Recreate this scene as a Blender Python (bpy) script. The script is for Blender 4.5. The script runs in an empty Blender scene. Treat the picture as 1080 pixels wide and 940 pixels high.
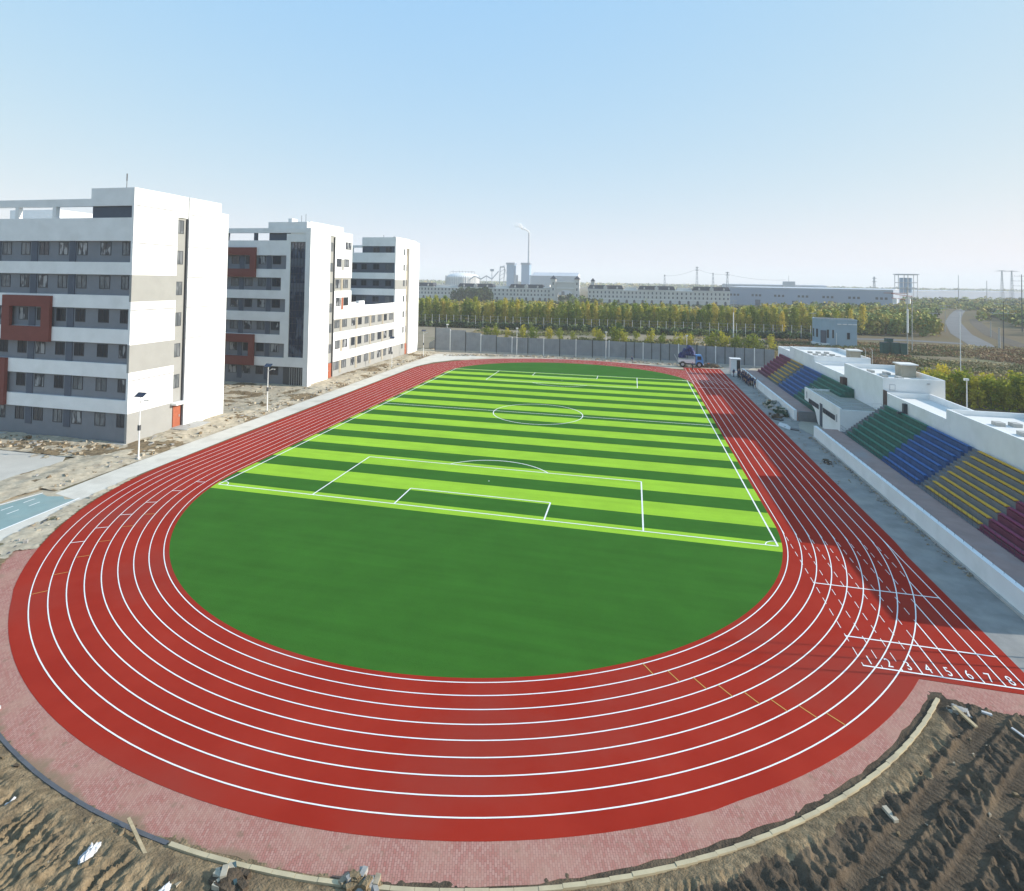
import bpy, bmesh, math, random
import numpy as np
from mathutils import Vector, Matrix
R = math.radians
rng = np.random.default_rng(7)
random.seed(7)
scene = bpy.context.scene
COL = scene.collection

# ------------------------------------------------------------------ materials
def new_mat(name):
    m = bpy.data.materials.new(name); m.use_nodes = True
    nt = m.node_tree
    return m, nt, nt.nodes['Principled BSDF']

def mat(name, col, rough=0.85, var=0.12, scale=1.5, bump=0.0, bscale=8.0, spec=0.3, metal=0.0, col2=None, blotch=None, detail=4):
    """a surface with a noise-driven change between two tones of its own colour"""
    m, nt, b = new_mat(name)
    b.inputs['Roughness'].default_value = rough
    b.inputs['Metallic'].default_value = metal
    b.inputs['Specular IOR Level'].default_value = spec
    tc = nt.nodes.new('ShaderNodeTexCoord')
    n = nt.nodes.new('ShaderNodeTexNoise'); n.inputs['Scale'].default_value = scale
    n.inputs['Detail'].default_value = detail; n.inputs['Roughness'].default_value = 0.6
    nt.links.new(tc.outputs['Object'], n.inputs['Vector'])
    r = nt.nodes.new('ShaderNodeValToRGB')
    c1 = [max(0, c * (1 - var)) for c in col]
    c2 = list(col2) if col2 else [min(1, c * (1 + var)) for c in col]
    r.color_ramp.elements[0].position = 0.35; r.color_ramp.elements[1].position = 0.68
    r.color_ramp.elements[0].color = c1 + [1]; r.color_ramp.elements[1].color = c2 + [1]
    nt.links.new(n.outputs['Fac'], r.inputs['Fac'])
    out = r.outputs['Color']
    if blotch:   # (scale, colour, amount)
        n2 = nt.nodes.new('ShaderNodeTexNoise'); n2.inputs['Scale'].default_value = blotch[0]; n2.inputs['Detail'].default_value = 6
        nt.links.new(tc.outputs['Object'], n2.inputs['Vector'])
        r2 = nt.nodes.new('ShaderNodeValToRGB')
        r2.color_ramp.elements[0].position = 0.5; r2.color_ramp.elements[1].position = 0.72
        r2.color_ramp.elements[0].color = (0, 0, 0, 1); r2.color_ramp.elements[1].color = (blotch[2],) * 3 + (1,)
        nt.links.new(n2.outputs['Fac'], r2.inputs['Fac'])
        mx = nt.nodes.new('ShaderNodeMix'); mx.data_type = 'RGBA'
        nt.links.new(r2.outputs['Color'], mx.inputs['Factor'])
        nt.links.new(out, mx.inputs['A']); mx.inputs['B'].default_value = tuple(blotch[1]) + (1,)
        out = mx.outputs['Result']
    nt.links.new(out, b.inputs['Base Color'])
    if bump:
        n3 = nt.nodes.new('ShaderNodeTexNoise'); n3.inputs['Scale'].default_value = bscale; n3.inputs['Detail'].default_value = 5
        nt.links.new(tc.outputs['Object'], n3.inputs['Vector'])
        bp = nt.nodes.new('ShaderNodeBump'); bp.inputs['Strength'].default_value = bump; bp.inputs['Distance'].default_value = 0.1
        nt.links.new(n3.outputs['Fac'], bp.inputs['Height']); nt.links.new(bp.outputs['Normal'], b.inputs['Normal'])
    return m

M = {}
M['white'] = mat('white_render', (.78, .78, .765), .8, .04, .4, blotch=(.3, (.64, .64, .61), .5), detail=8)
M['grey'] = mat('grey_render', (.20, .21, .23), .85, .05, .5)
M['warm_grey'] = mat('warm_grey_render', (.31, .308, .29), .85, .04, .5)
M['blue_grey'] = mat('dark_blue_grey_panel', (.085, .10, .13), .6, .08, .6)
M['brick_red'] = mat('red_cladding', (.19, .060, .048), .8, .06, .7)
M['door_red'] = mat('red_brown_door', (.34, .10, .05), .6, .08, 2)
M['frame'] = mat('dark_window_frame', (.06, .065, .075), .5, .1, 2)
M['concrete'] = mat('concrete', (.42, .41, .38), .9, .08, .8, bump=.15, blotch=(.35, (.30, .29, .26), .5))
M['path'] = mat('pale_concrete', (.62, .58, .50), .9, .06, .6, blotch=(.25, (.44, .40, .33), .6), detail=7)
M['grey_step'] = mat('grey_step_paint', (.17, .175, .18), .85, .1, 1)
M['roof_white'] = mat('pale_roof_screed', (.72, .70, .66), .9, .05, .3, blotch=(.3, (.5, .48, .44), .5))
M['asphalt'] = mat('asphalt', (.10, .10, .10), .92, .12, .5, blotch=(.15, (.17, .165, .155), .6))
M['steel'] = mat('galvanised_steel', (.45, .46, .47), .5, .08, 2, metal=.5)
M['white_steel'] = mat('white_painted_steel', (.75, .75, .73), .5, .05, 2)
M['dark_steel'] = mat('dark_steel', (.07, .075, .08), .5, .1, 2)
M['blue_pane'] = mat('solar_panel_face', (.03, .04, .07), .2, .1, 2)
M['tan'] = mat('tan_render', (.36, .32, .25), .9, .08, 1)
M['brown'] = mat('brown_metal_door', (.10, .065, .055), .6, .1, 2)
M['line'] = mat('white_marking_paint', (.82, .82, .80), .8, .04, 2)
M['yellow_line'] = mat('orange_marking_paint', (.60, .33, .08), .8, .08, 2)
M['rock'] = mat('pale_rubble', (.34, .28, .20), .95, .25, 1.2)
M['trunk'] = mat('bark', (.10, .085, .065), .95, .2, 4)
M['wood'] = mat('weathered_timber', (.42, .33, .20), .85, .2, 4)
M['plastic'] = mat('white_plastic_sheet', (.52, .52, .52), .5, .15, 4)
M['tarp_navy'] = mat('navy_tarpaulin', (.02, .03, .12), .6, .2, 1)
M['cab_blue'] = mat('light_blue_paint', (.10, .30, .62), .35, .05, 1)
M['rubber'] = mat('black_rubber', (.02, .02, .02), .8, .1, 2)

def glass(name, tint, rough=.12, curtain=None):
    m, nt, b = new_mat(name)
    b.inputs['Base Color'].default_value = tint + (1,)
    b.inputs['Roughness'].default_value = rough
    b.inputs['Specular IOR Level'].default_value = .5
    if curtain:
        tc = nt.nodes.new('ShaderNodeTexCoord'); n = nt.nodes.new('ShaderNodeTexNoise')
        n.inputs['Scale'].default_value = .9
        mp = nt.nodes.new('ShaderNodeMapping'); mp.inputs['Scale'].default_value = (1, 1, .45)
        nt.links.new(tc.outputs['Object'], mp.inputs['Vector']); nt.links.new(mp.outputs['Vector'], n.inputs['Vector'])
        r = nt.nodes.new('ShaderNodeValToRGB'); r.color_ramp.elements[0].position = .48; r.color_ramp.elements[1].position = .56
        r.color_ramp.elements[0].color = tint + (1,); r.color_ramp.elements[1].color = curtain + (1,)
        nt.links.new(n.outputs['Fac'], r.inputs['Fac']); nt.links.new(r.outputs['Color'], b.inputs['Base Color'])
    return m
GL = [glass('dark_glass', (.03, .035, .045)), glass('curtained_glass', (.04, .045, .055), .2, (.30, .31, .32)), glass('grey_glass', (.10, .11, .12), .25, (.16, .17, .18))]
M['curtain_wall'] = glass('tinted_glass', (.03, .04, .07), .1, (.09, .11, .15))

# stadium track rubber: red, with wear and slight lane-to-lane patches
M['track'] = mat('red_running_track', (.33, .024, .0130), .95, .08, .18, bump=.06, bscale=30, spec=.04, col2=(.355, .031, .017), blotch=(.09, (.27, .040, .028), .9), detail=10)
# artificial turf: dark and light stripes of 3.86 and 4.27 m
def turf():
    m, nt, b = new_mat('striped_artificial_turf')
    b.inputs['Roughness'].default_value = .95; b.inputs['Specular IOR Level'].default_value = .03
    N = nt.nodes.new; L = nt.links.new
    tc = N('ShaderNodeTexCoord'); sx = N('ShaderNodeSeparateXYZ'); L(tc.outputs['Object'], sx.inputs[0])
    def mth(op, a, bb=None):
        n = N('ShaderNodeMath'); n.operation = op
        for i, v in enumerate((a, bb)):
            if v is None: continue
            if isinstance(v, (int, float)): n.inputs[i].default_value = v
            else: L(v, n.inputs[i])
        return n.outputs[0]
    y = sx.outputs['Y']
    k = mth('DIVIDE', y, 8.13); k = mth('ADD', k, 100.5); k = mth('FRACT', k); k = mth('SUBTRACT', k, .5); k = mth('ABSOLUTE', k)
    light = mth('GREATER_THAN', k, 1.93 / 8.13)
    inside = mth('MULTIPLY', mth('GREATER_THAN', y, -52.95), mth('LESS_THAN', y, 51.7))
    light = mth('MULTIPLY', light, inside)
    n = N('ShaderNodeTexNoise'); n.inputs['Scale'].default_value = .22; n.inputs['Detail'].default_value = 8; n.inputs['Roughness'].default_value = .65
    L(tc.outputs['Object'], n.inputs['Vector'])
    n2 = N('ShaderNodeTexNoise'); n2.inputs['Scale'].default_value = 14; L(tc.outputs['Object'], n2.inputs['Vector'])
    mpp = N('ShaderNodeMapping'); mpp.inputs['Scale'].default_value = (.05, .9, 1); L(tc.outputs['Object'], mpp.inputs['Vector']); n5 = N('ShaderNodeTexNoise'); n5.inputs['Scale'].default_value = 1.0; n5.inputs['Detail'].default_value = 5; L(mpp.outputs['Vector'], n5.inputs['Vector'])
    s = mth('ADD', mth('MULTIPLY', n.outputs['Fac'], .50), mth('MULTIPLY', n2.outputs['Fac'], .22)); s = mth('ADD', s, mth('MULTIPLY', n5.outputs['Fac'], .36)); s = mth('ADD', s, .47)
    mx = N('ShaderNodeMix'); mx.data_type = 'RGBA'; L(light, mx.inputs['Factor'])
    mx.inputs['A'].default_value = (.038, .132, .017, 1); mx.inputs['B'].default_value = (.29, .50, .038, 1)
    mu = N('ShaderNodeMix'); mu.data_type = 'RGBA'; mu.blend_type = 'MULTIPLY'; mu.inputs['Factor'].default_value = 1
    cb = N('ShaderNodeCombineColor'); 
    for i in range(3): L(s, cb.inputs[i])
    L(mx.outputs['Result'], mu.inputs['A']); L(cb.outputs[0], mu.inputs['B']); L(mu.outputs['Result'], b.inputs['Base Color'])
    bp = N('ShaderNodeBump'); bp.inputs['Strength'].default_value = .5; bp.inputs['Distance'].default_value = .05
    L(n2.outputs['Fac'], bp.inputs['Height']); L(bp.outputs['Normal'], b.inputs['Normal'])
    return m
M['turf'] = turf()
def paving():
    m, nt, b = new_mat('pink_brick_paving')
    b.inputs['Roughness'].default_value = .9; b.inputs['Specular IOR Level'].default_value = .2
    N = nt.nodes.new; L = nt.links.new
    tc = N('ShaderNodeTexCoord'); mp = N('ShaderNodeMapping'); mp.inputs['Rotation'].default_value = (0, 0, R(76))
    L(tc.outputs['Object'], mp.inputs['Vector'])
    br = N('ShaderNodeTexBrick'); br.inputs['Scale'].default_value = 1.0
    br.inputs['Brick Width'].default_value = .24; br.inputs['Row Height'].default_value = .12; br.inputs['Mortar Size'].default_value = .010
    br.inputs['Color1'].default_value = (.38, .155, .125, 1); br.inputs['Color2'].default_value = (.46, .25, .205, 1); br.inputs['Mortar'].default_value = (.22, .12, .09, 1)
    L(mp.outputs['Vector'], br.inputs['Vector'])
    n = N('ShaderNodeTexNoise'); n.inputs['Scale'].default_value = .45; n.inputs['Detail'].default_value = 7
    L(tc.outputs['Object'], n.inputs['Vector'])
    r = N('ShaderNodeValToRGB'); r.color_ramp.elements[0].position = .42; r.color_ramp.elements[1].position = .66
    r.color_ramp.elements[0].color = (0, 0, 0, 1); r.color_ramp.elements[1].color = (.7, .7, .7, 1)
    L(n.outputs['Fac'], r.inputs['Fac'])
    mx = N('ShaderNodeMix'); mx.data_type = 'RGBA'; L(r.outputs['Color'], mx.inputs['Factor']); L(br.outputs['Color'], mx.inputs['A']); mx.inputs['B'].default_value = (.42, .245, .185, 1)
    n4 = N('ShaderNodeTexNoise'); n4.inputs['Scale'].default_value = 1.7; n4.inputs['Detail'].default_value = 8; L(tc.outputs['Object'], n4.inputs['Vector'])
    r4 = N('ShaderNodeValToRGB'); r4.color_ramp.elements[0].position = .60; r4.color_ramp.elements[1].position = .75
    r4.color_ramp.elements[0].color = (0, 0, 0, 1); r4.color_ramp.elements[1].color = (.75, .75, .75, 1)
    L(n4.outputs['Fac'], r4.inputs['Fac'])
    mx2 = N('ShaderNodeMix'); mx2.data_type = 'RGBA'; L(r4.outputs['Color'], mx2.inputs['Factor']); L(mx.outputs['Result'], mx2.inputs['A']); mx2.inputs['B'].default_value = (.22, .15, .10, 1)
    # soil washed over the outer rim of the strip on its western side
    sx = N('ShaderNodeSeparateXYZ'); L(tc.outputs['Object'], sx.inputs[0])
    def mth(op, a, bb):
        q = N('ShaderNodeMath'); q.operation = op
        for i, v in enumerate((a, bb)):
            if isinstance(v, (int, float)): q.inputs[i].default_value = v
            else: L(v, q.inputs[i])
        return q.outputs[0]
    yy = mth('ADD', sx.outputs['Y'], 45.79); rr = mth('SQRT', mth('ADD', mth('MULTIPLY', sx.outputs['X'], sx.outputs['X']), mth('MULTIPLY', yy, yy)), 0)
    e = mth('MULTIPLY', mth('SUBTRACT', rr, 46.95), 1.6); e = mth('ADD', e, mth('MULTIPLY', mth('SUBTRACT', n.outputs['Fac'], .47), 6.0)); e = mth('MINIMUM', mth('MAXIMUM', e, 0), .9)
    e = mth('MULTIPLY', e, mth('LESS_THAN', sx.outputs['X'], 6))
    mx3 = N('ShaderNodeMix'); mx3.data_type = 'RGBA'; L(e, mx3.inputs['Factor']); L(mx2.outputs['Result'], mx3.inputs['A']); mx3.inputs['B'].default_value = (.24, .165, .105, 1)
    L(mx3.outputs['Result'], b.inputs['Base Color'])
    bp = N('ShaderNodeBump'); bp.inputs['Strength'].default_value = .4; bp.inputs['Distance'].default_value = .03
    L(br.outputs['Fac'], bp.inputs['Height']); bp.invert = True; L(bp.outputs['Normal'], b.inputs['Normal'])
    return m
M['paving'] = paving()
M['soil_tan'] = mat('tan_soil', (.235, .175, .105), .95, .35, 2.2, bump=.9, bscale=9, spec=.02, blotch=(.6, (.12, .09, .06), .8), detail=8)
M['soil_dark'] = mat('dark_soil', (.095, .073, .052), .95, .3, 2.2, bump=.9, bscale=10, spec=.02, blotch=(.4, (.19, .14, .09), .7), detail=8)
M['spoil'] = mat('building_spoil', (.47, .40, .29), .95, .22, 1.2, bump=.6, bscale=4, blotch=(.45, (.27, .225, .165), .8), detail=9)
M['teal'] = mat('teal_cycle_paint', (.23, .325, .315), .9, .07, .5, blotch=(.3, (.33, .37, .34), .5))
M['scrub_soil'] = mat('dry_scrub_ground', (.19, .135, .075), .95, .25, .05, col2=(.13, .13, .05), blotch=(.06, (.26, .20, .12), .8), detail=9)

def leafmat(name, c1, c2, c3, trans=.25):
    m, nt, b = new_mat(name); nt.nodes.remove(b)
    N = nt.nodes.new; L = nt.links.new
    oi = N('ShaderNodeObjectInfo'); r = N('ShaderNodeValToRGB')
    e = r.color_ramp.elements; e[0].position = .1; e[0].color = c1 + (1,); e[1].position = .9; e[1].color = c3 + (1,)
    q = e.new(.5); q.color = c2 + (1,)
    tc = N('ShaderNodeTexCoord'); n = N('ShaderNodeTexNoise'); n.inputs['Scale'].default_value = .7; L(tc.outputs['Object'], n.inputs['Vector'])
    a = N('ShaderNodeMath'); a.operation = 'MULTIPLY_ADD'; L(n.outputs['Fac'], a.inputs[0]); a.inputs[1].default_value = .9; a.inputs[2].default_value = -.45
    ad = N('ShaderNodeMath'); ad.operation = 'ADD'; L(oi.outputs['Random'], ad.inputs[0]); L(a.outputs[0], ad.inputs[1])
    L(ad.outputs[0], r.inputs['Fac'])
    d = N('ShaderNodeBsdfDiffuse'); t = N('ShaderNodeBsdfTranslucent'); mx = N('ShaderNodeMixShader'); mx.inputs[0].default_value = trans
    L(r.outputs['Color'], d.inputs['Color']); L(r.outputs['Color'], t.inputs['Color'])
    L(d.outputs[0], mx.inputs[1]); L(t.outputs[0], mx.inputs[2]); L(mx.outputs[0], nt.nodes['Material Output'].inputs['Surface'])
    return m
M['leaf_poplar'] = leafmat('autumn_poplar_leaf', (.16, .22, .04), (.38, .39, .07), (.56, .45, .09), .4)
M['leaf_green'] = leafmat('green_leaf', (.055, .10, .025), (.09, .14, .035), (.15, .18, .045))
M['leaf_yellow'] = leafmat('yellow_green_leaf', (.17, .22, .035), (.36, .36, .045), (.52, .43, .055), .4)
M['leaf_scrub'] = leafmat('dry_scrub_leaf', (.09, .085, .035), (.18, .11, .05), (.26, .17, .08))

# ------------------------------------------------------------------ mesh helpers
class MB:
    def __init__(s): s.v = []; s.f = []; s.m = []
    def add(s, vs, fs, mi=0):
        o = len(s.v); s.v += [tuple(map(float, q)) for q in vs]
        s.f += [tuple(i + o for i in f) for f in fs]; s.m += [mi] * len(fs); return s
    def box(s, x0, x1, y0, y1, z0, z1, mi=0):
        return s.add([(x0, y0, z0), (x1, y0, z0), (x1, y1, z0), (x0, y1, z0), (x0, y0, z1), (x1, y0, z1), (x1, y1, z1), (x0, y1, z1)],
                     [(0, 3, 2, 1), (4, 5, 6, 7), (0, 1, 5, 4), (1, 2, 6, 5), (2, 3, 7, 6), (3, 0, 4, 7)], mi)
    def tube(s, p0, p1, r0, r1=None, n=8, mi=0):
        r1 = r0 if r1 is None else r1
        p0, p1 = Vector(p0), Vector(p1); d = (p1 - p0).normalized()
        a = d.orthogonal().normalized(); b = d.cross(a)
        vs = [p0 + (a * math.cos(t) + b * math.sin(t)) * r0 for t in [2 * math.pi * i / n for i in range(n)]]
        vs += [p1 + (a * math.cos(t) + b * math.sin(t)) * r1 for t in [2 * math.pi * i / n for i in range(n)]]
        fs = [(i, (i + 1) % n, n + (i + 1) % n, n + i) for i in range(n)] + [tuple(range(n - 1, -1, -1)), tuple(range(n, 2 * n))]
        return s.add(vs, fs, mi)
    def prism(s, poly, z0, z1, mi=0):
        n = len(poly); area = sum(poly[i][0] * poly[(i + 1) % n][1] - poly[(i + 1) % n][0] * poly[i][1] for i in range(n))
        if area < 0: poly = poly[::-1]
        vs = [(x, y, z0) for x, y in poly] + [(x, y, z1) for x, y in poly]
        return s.add(vs, [tuple(range(n - 1, -1, -1)), tuple(range(n, 2 * n))] + [(i, (i + 1) % n, n + (i + 1) % n, n + i) for i in range(n)], mi)
    def prism_x(s, poly_yz, x0, x1, mi=0):
        n = len(poly_yz)
        vs = [(x0, y, z) for y, z in poly_yz] + [(x1, y, z) for y, z in poly_yz]
        return s.add(vs, [tuple(range(n)), tuple(range(2 * n - 1, n - 1, -1))] + [(i, n + i, n + (i + 1) % n, (i + 1) % n) for i in range(n)], mi)
    def prism_y(s, poly_xz, y0, y1, mi=0):
        n = len(poly_xz)
        vs = [(x, y0, z) for x, z in poly_xz] + [(x, y1, z) for x, z in poly_xz]
        return s.add(vs, [tuple(range(n)), tuple(range(2 * n - 1, n - 1, -1))] + [(i, n + i, n + (i + 1) % n, (i + 1) % n) for i in range(n)], mi)
    def quad(s, a, b, c, d, mi=0): return s.add([a, b, c, d], [(0, 1, 2, 3)], mi)
    def strip(s, pts, w, z, mi=0, closed=False):
        """flat ribbon of width w along a polyline"""
        n = len(pts); P = np.array(pts, float)
        if closed: T = np.roll(P, -1, 0) - np.roll(P, 1, 0)
        else:
            T = np.gradient(P, axis=0)
        T /= np.linalg.norm(T, axis=1)[:, None] + 1e-9
        Nn = np.stack([-T[:, 1], T[:, 0]], 1) * w / 2
        A = P + Nn; B = P - Nn
        vs = [(a[0], a[1], z) for a in A] + [(b[0], b[1], z) for b in B]
        fs = [(i, n + i, n + i + 1, i + 1) for i in range(n - 1)]
        if closed: fs.append((n - 1, 2 * n - 1, n, 0))
        return s.add(vs, fs, mi)
    def build(s, name, mats, parent=None, org=(0, 0, 0), smooth=False, fix=True):
        me = bpy.data.meshes.new(name)
        ox, oy, oz = org
        me.from_pydata([(x - ox, y - oy, z - oz) for x, y, z in s.v], [], s.f)
        mats = mats if isinstance(mats, (list, tuple)) else [mats]
        for k in mats: me.materials.append(k)
        me.polygons.foreach_set('material_index', s.m)
        if fix:
            bm = bmesh.new(); bm.from_mesh(me); bmesh.ops.recalc_face_normals(bm, faces=bm.faces); bm.to_mesh(me); bm.free()
        if smooth: me.polygons.foreach_set('use_smooth', [True] * len(me.polygons))
        me.update()
        o = bpy.data.objects.new(name, me); COL.objects.link(o)
        if parent is not None: o.parent = parent
        else: o.location = org
        return o
def tag(o, label=None, cat=None, group=None, kind=None):
    if label: o['label'] = label
    if cat: o['category'] = cat
    if group: o['group'] = group
    if kind: o['kind'] = kind
    return o
def thing(name, loc, label, cat, group=None, rz=0):
    o = bpy.data.objects.new(name, None); COL.objects.link(o); o.location = loc; o.rotation_euler = (0, 0, rz)
    o.empty_display_size = .5
    return tag(o, label, cat, group)
def copy_tree(o, parent=None):
    c = o.copy(); COL.objects.link(c)
    if parent is not None: c.parent = parent
    for ch in list(o.children): copy_tree(ch, c)
    return c
def struct(o, label=None, cat=None): return tag(o, label, cat, None, 'structure')
def stuff(o, label=None, cat=None): return tag(o, label, cat, None, 'stuff')

def vnoise(x, y, seed=0):
    """smooth value noise on numpy arrays, 0..1"""
    xi = np.floor(x).astype(np.int64); yi = np.floor(y).astype(np.int64); fx = x - xi; fy = y - yi
    fx = fx * fx * (3 - 2 * fx); fy = fy * fy * (3 - 2 * fy)
    def h(a, b):
        n = (a * 374761393 + b * 668265263 + seed * 974634777) & 0x7fffffff
        n = ((n ^ (n >> 13)) * 1274126177) & 0x7fffffff
        return ((n ^ (n >> 16)) & 0xffff) / 65535.0
    return (h(xi, yi) * (1 - fx) + h(xi + 1, yi) * fx) * (1 - fy) + (h(xi, yi + 1) * (1 - fx) + h(xi + 1, yi + 1) * fx) * fy
def fbm(x, y, seed=0, oct=4):
    a = 0; w = 1; t = 0
    for i in range(oct): a = a + w * vnoise(x * 2 ** i, y * 2 ** i, seed + i); t += w; w *= .5
    return a / t
def grid_mesh(name, x0, x1, y0, y1, step, zf, mats, keep=None, mi=None, smooth=True):
    nx = int((x1 - x0) / step) + 1; ny = int((y1 - y0) / step) + 1
    X, Y = np.meshgrid(np.linspace(x0, x1, nx), np.linspace(y0, y1, ny))
    Zz = zf(X, Y)
    V = np.stack([X.ravel(), Y.ravel(), Zz.ravel()], 1)
    i = (np.arange(ny - 1)[:, None] * nx + np.arange(nx - 1)[None, :]).ravel()
    F = np.stack([i, i + 1, i + nx + 1, i + nx], 1)
    cen = V[F].mean(1)
    if keep is not None:
        k = keep(cen[:, 0], cen[:, 1]); F = F[k]; cen = cen[k]
    used = np.unique(F); remap = np.zeros(len(V), int); remap[used] = np.arange(len(used)); V = V[used]; F = remap[F]
    me = bpy.data.meshes.new(name)
    me.vertices.add(len(V)); me.vertices.foreach_set('co', V.astype(np.float32).ravel())
    me.loops.add(F.size); me.loops.foreach_set('vertex_index', F.astype(np.int32).ravel())
    me.polygons.add(len(F)); me.polygons.foreach_set('loop_start', np.arange(0, F.size, 4, dtype=np.int32))
    for k in (mats if isinstance(mats, list) else [mats]): me.materials.append(k)
    if mi is not None: me.polygons.foreach_set('material_index', mi(cen[:, 0], cen[:, 1]).astype(np.int32))
    me.update(); me.validate()
    if smooth: me.polygons.foreach_set('use_smooth', [True] * len(me.polygons))
    o = bpy.data.objects.new(name, me); COL.objects.link(o); return o

# ------------------------------------------------------------------ camera, sky, sun
cam_d = bpy.data.cameras.new('camera'); cam = bpy.data.objects.new('camera', cam_d); COL.objects.link(cam)
yaw, pit, rol, F = -.2337, -.03, .0157, 619.7
Rv = Vector((math.cos(yaw), -math.sin(yaw), 0)); Fh = Vector((math.sin(yaw), math.cos(yaw), 0)); Zv = Vector((0, 0, 1))
Uv = Fh * math.sin(pit) + Zv * math.cos(pit); Fv = Fh * math.cos(pit) - Zv * math.sin(pit)
cx = Rv * math.cos(rol) + Uv * math.sin(rol); cy = -Rv * math.sin(rol) + Uv * math.cos(rol)
mw = Matrix.Identity(4)
for i in range(3): mw[i][0] = cx[i]; mw[i][1] = cy[i]; mw[i][2] = -Fv[i]
mw.translation = Vector((18.3127, -117.3245, 26.6161)); cam.matrix_world = mw
cam_d.sensor_width = 36; cam_d.lens = F / 1080 * 36
cam_d.shift_x = 19.668 / 1080; cam_d.shift_y = -193.22 / 1080
cam_d.clip_start = .5; cam_d.clip_end = 60000
scene.camera = cam
SUN_EL, SUN_AZ = R(21.7), math.atan2(.987, .16)
w = bpy.data.worlds.new('World'); scene.world = w; w.use_nodes = True
nt = w.node_tree; bg = nt.nodes['Background']
sky = nt.nodes.new('ShaderNodeTexSky'); sky.sky_type = 'NISHITA'; sky.sun_disc = False
sky.sun_elevation = SUN_EL; sky.sun_rotation = SUN_AZ; sky.altitude = 0; sky.air_density = 1.0; sky.dust_density = .5; sky.ozone_density = 2.0
# the hazy autumn sky of the photograph: the physical sky with its contrast compressed channel by channel
sep = nt.nodes.new('ShaderNodeSeparateColor'); comb = nt.nodes.new('ShaderNodeCombineColor')
nt.links.new(sky.outputs[0], sep.inputs[0])
for ch, (ex, kk) in enumerate(((.52, 1.66), (.225, 2.62), (-.07, 4.70))):
    pw = nt.nodes.new('ShaderNodeMath'); pw.operation = 'POWER'; pw.inputs[1].default_value = ex; nt.links.new(sep.outputs[ch], pw.inputs[0])
    ml = nt.nodes.new('ShaderNodeMath'); ml.operation = 'MULTIPLY'; ml.inputs[1].default_value = kk; nt.links.new(pw.outputs[0], ml.inputs[0]); nt.links.new(ml.outputs[0], comb.inputs[ch])
nt.links.new(comb.outputs[0], bg.inputs['Color']); bg.inputs['Strength'].default_value = .15
sd = bpy.data.lights.new('sun', 'SUN'); sun = bpy.data.objects.new('sun', sd); COL.objects.link(sun)
sd.energy = 4.9; sd.angle = R(.5); sd.color = (1, .95, .87)
d = Vector((math.sin(SUN_AZ) * math.cos(SUN_EL), math.cos(SUN_AZ) * math.cos(SUN_EL), math.sin(SUN_EL)))
sun.rotation_euler = d.to_track_quat('Z', 'Y').to_euler(); sun.location = (200, 0, 300)
vs = scene.view_settings; vs.view_transform = 'Standard'; vs.look = 'None'; vs.exposure = .5; vs.gamma = 1; vs.use_curve_mapping = False

# ------------------------------------------------------------------ ground and track
RI, S = 34.24, 45.79          # inner lane line radius and half straight
LW = 1.22
def ground_mat():
    m = mat('open_ground', (.22, .17, .11), .95, .25, .012, spec=.02, col2=(.17, .14, .08), blotch=(.004, (.12, .13, .07), .7), detail=10)
    return m
g = MB(); n = 64
ring = [0, 300, 900, 2500, 6000, 13000]
vsn = [(0, 0, 0)]; fsn = []
for ri, r in enumerate(ring[1:]):
    for i in range(n): vsn.append((r * math.cos(2 * math.pi * i / n), r * math.sin(2 * math.pi * i / n), 0))
for i in range(n): fsn.append((0, 1 + i, 1 + (i + 1) % n))
for ri in range(len(ring) - 2):
    a = 1 + ri * n; b = a + n
    for i in range(n): fsn.append((a + i, b + i, b + (i + 1) % n, a + (i + 1) % n))
g.add(vsn, fsn); struct(g.build('ground', ground_mat()), 'dry brown open ground reaching to the hazy horizon', 'ground')

def arc(r, a0, a1, cy, n=96):      # the far curve is laid out a little flatter than the near one
    q = .85 if cy == S else 1
    return [(r * math.cos(R(a0 + (a1 - a0) * i / n)), cy + q * r * math.sin(R(a0 + (a1 - a0) * i / n))) for i in range(n + 1)]
def stadium(r, n=96): return arc(r, 0, 180, S, n) + arc(r, 180, 360, -S, n)
Ri = 33.78
# red oval as a band between the turf edge and the outside edge
outer = arc(44.85, 0, 60, S, 32) + arc(44.6, 60, 120, S, 32)[1:] + arc(45.2, 120, 180, S, 32)[1:] + arc(45.3, 180, 225, -S, 24) + arc(45.2, 225, 300, -S, 40)[1:] + arc(45.1, 300, 360, -S, 32)[1:]
inn = arc(Ri, 0, 60, S, 32) + arc(Ri, 60, 120, S, 32)[1:] + arc(Ri, 120, 180, S, 32)[1:] + arc(Ri, 180, 225, -S, 24) + arc(Ri, 225, 300, -S, 40)[1:] + arc(Ri, 300, 360, -S, 32)[1:]
t = MB(); n = len(inn)
for z0, z1 in ((.0, .03),):
    vv = [(x, y, z1) for x, y in inn] + [(x, y, z1) for x, y in outer] + [(x, y, z0 - .2) for x, y in outer]
    ff = [(i, n + i, n + (i + 1) % n, (i + 1) % n) for i in range(n)] + [(n + i, 2 * n + i, 2 * n + (i + 1) % n, n + (i + 1) % n) for i in range(n)]
    t.add(vv, ff)
t.box(33.9, 44.86, -70.95, -40, -.2, .026); t.box(33.9, 44.86, 40, 77.5, -.2, .026)
trk = struct(t.build('running_track', M['track']), 'red rubber running track oval with eight white lined lanes', 'running track')
tf = MB(); tf.add([(0, 0, .034)] + [(x, y, .034) for x, y in stadium(Ri)], [(0, 1 + i, 1 + (i + 1) % len(stadium(Ri))) for i in range(len(stadium(Ri)))])
struct(tf.build('infield_turf', M['turf']), 'artificial turf infield in dark and lime green stripes', 'football pitch')
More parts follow.
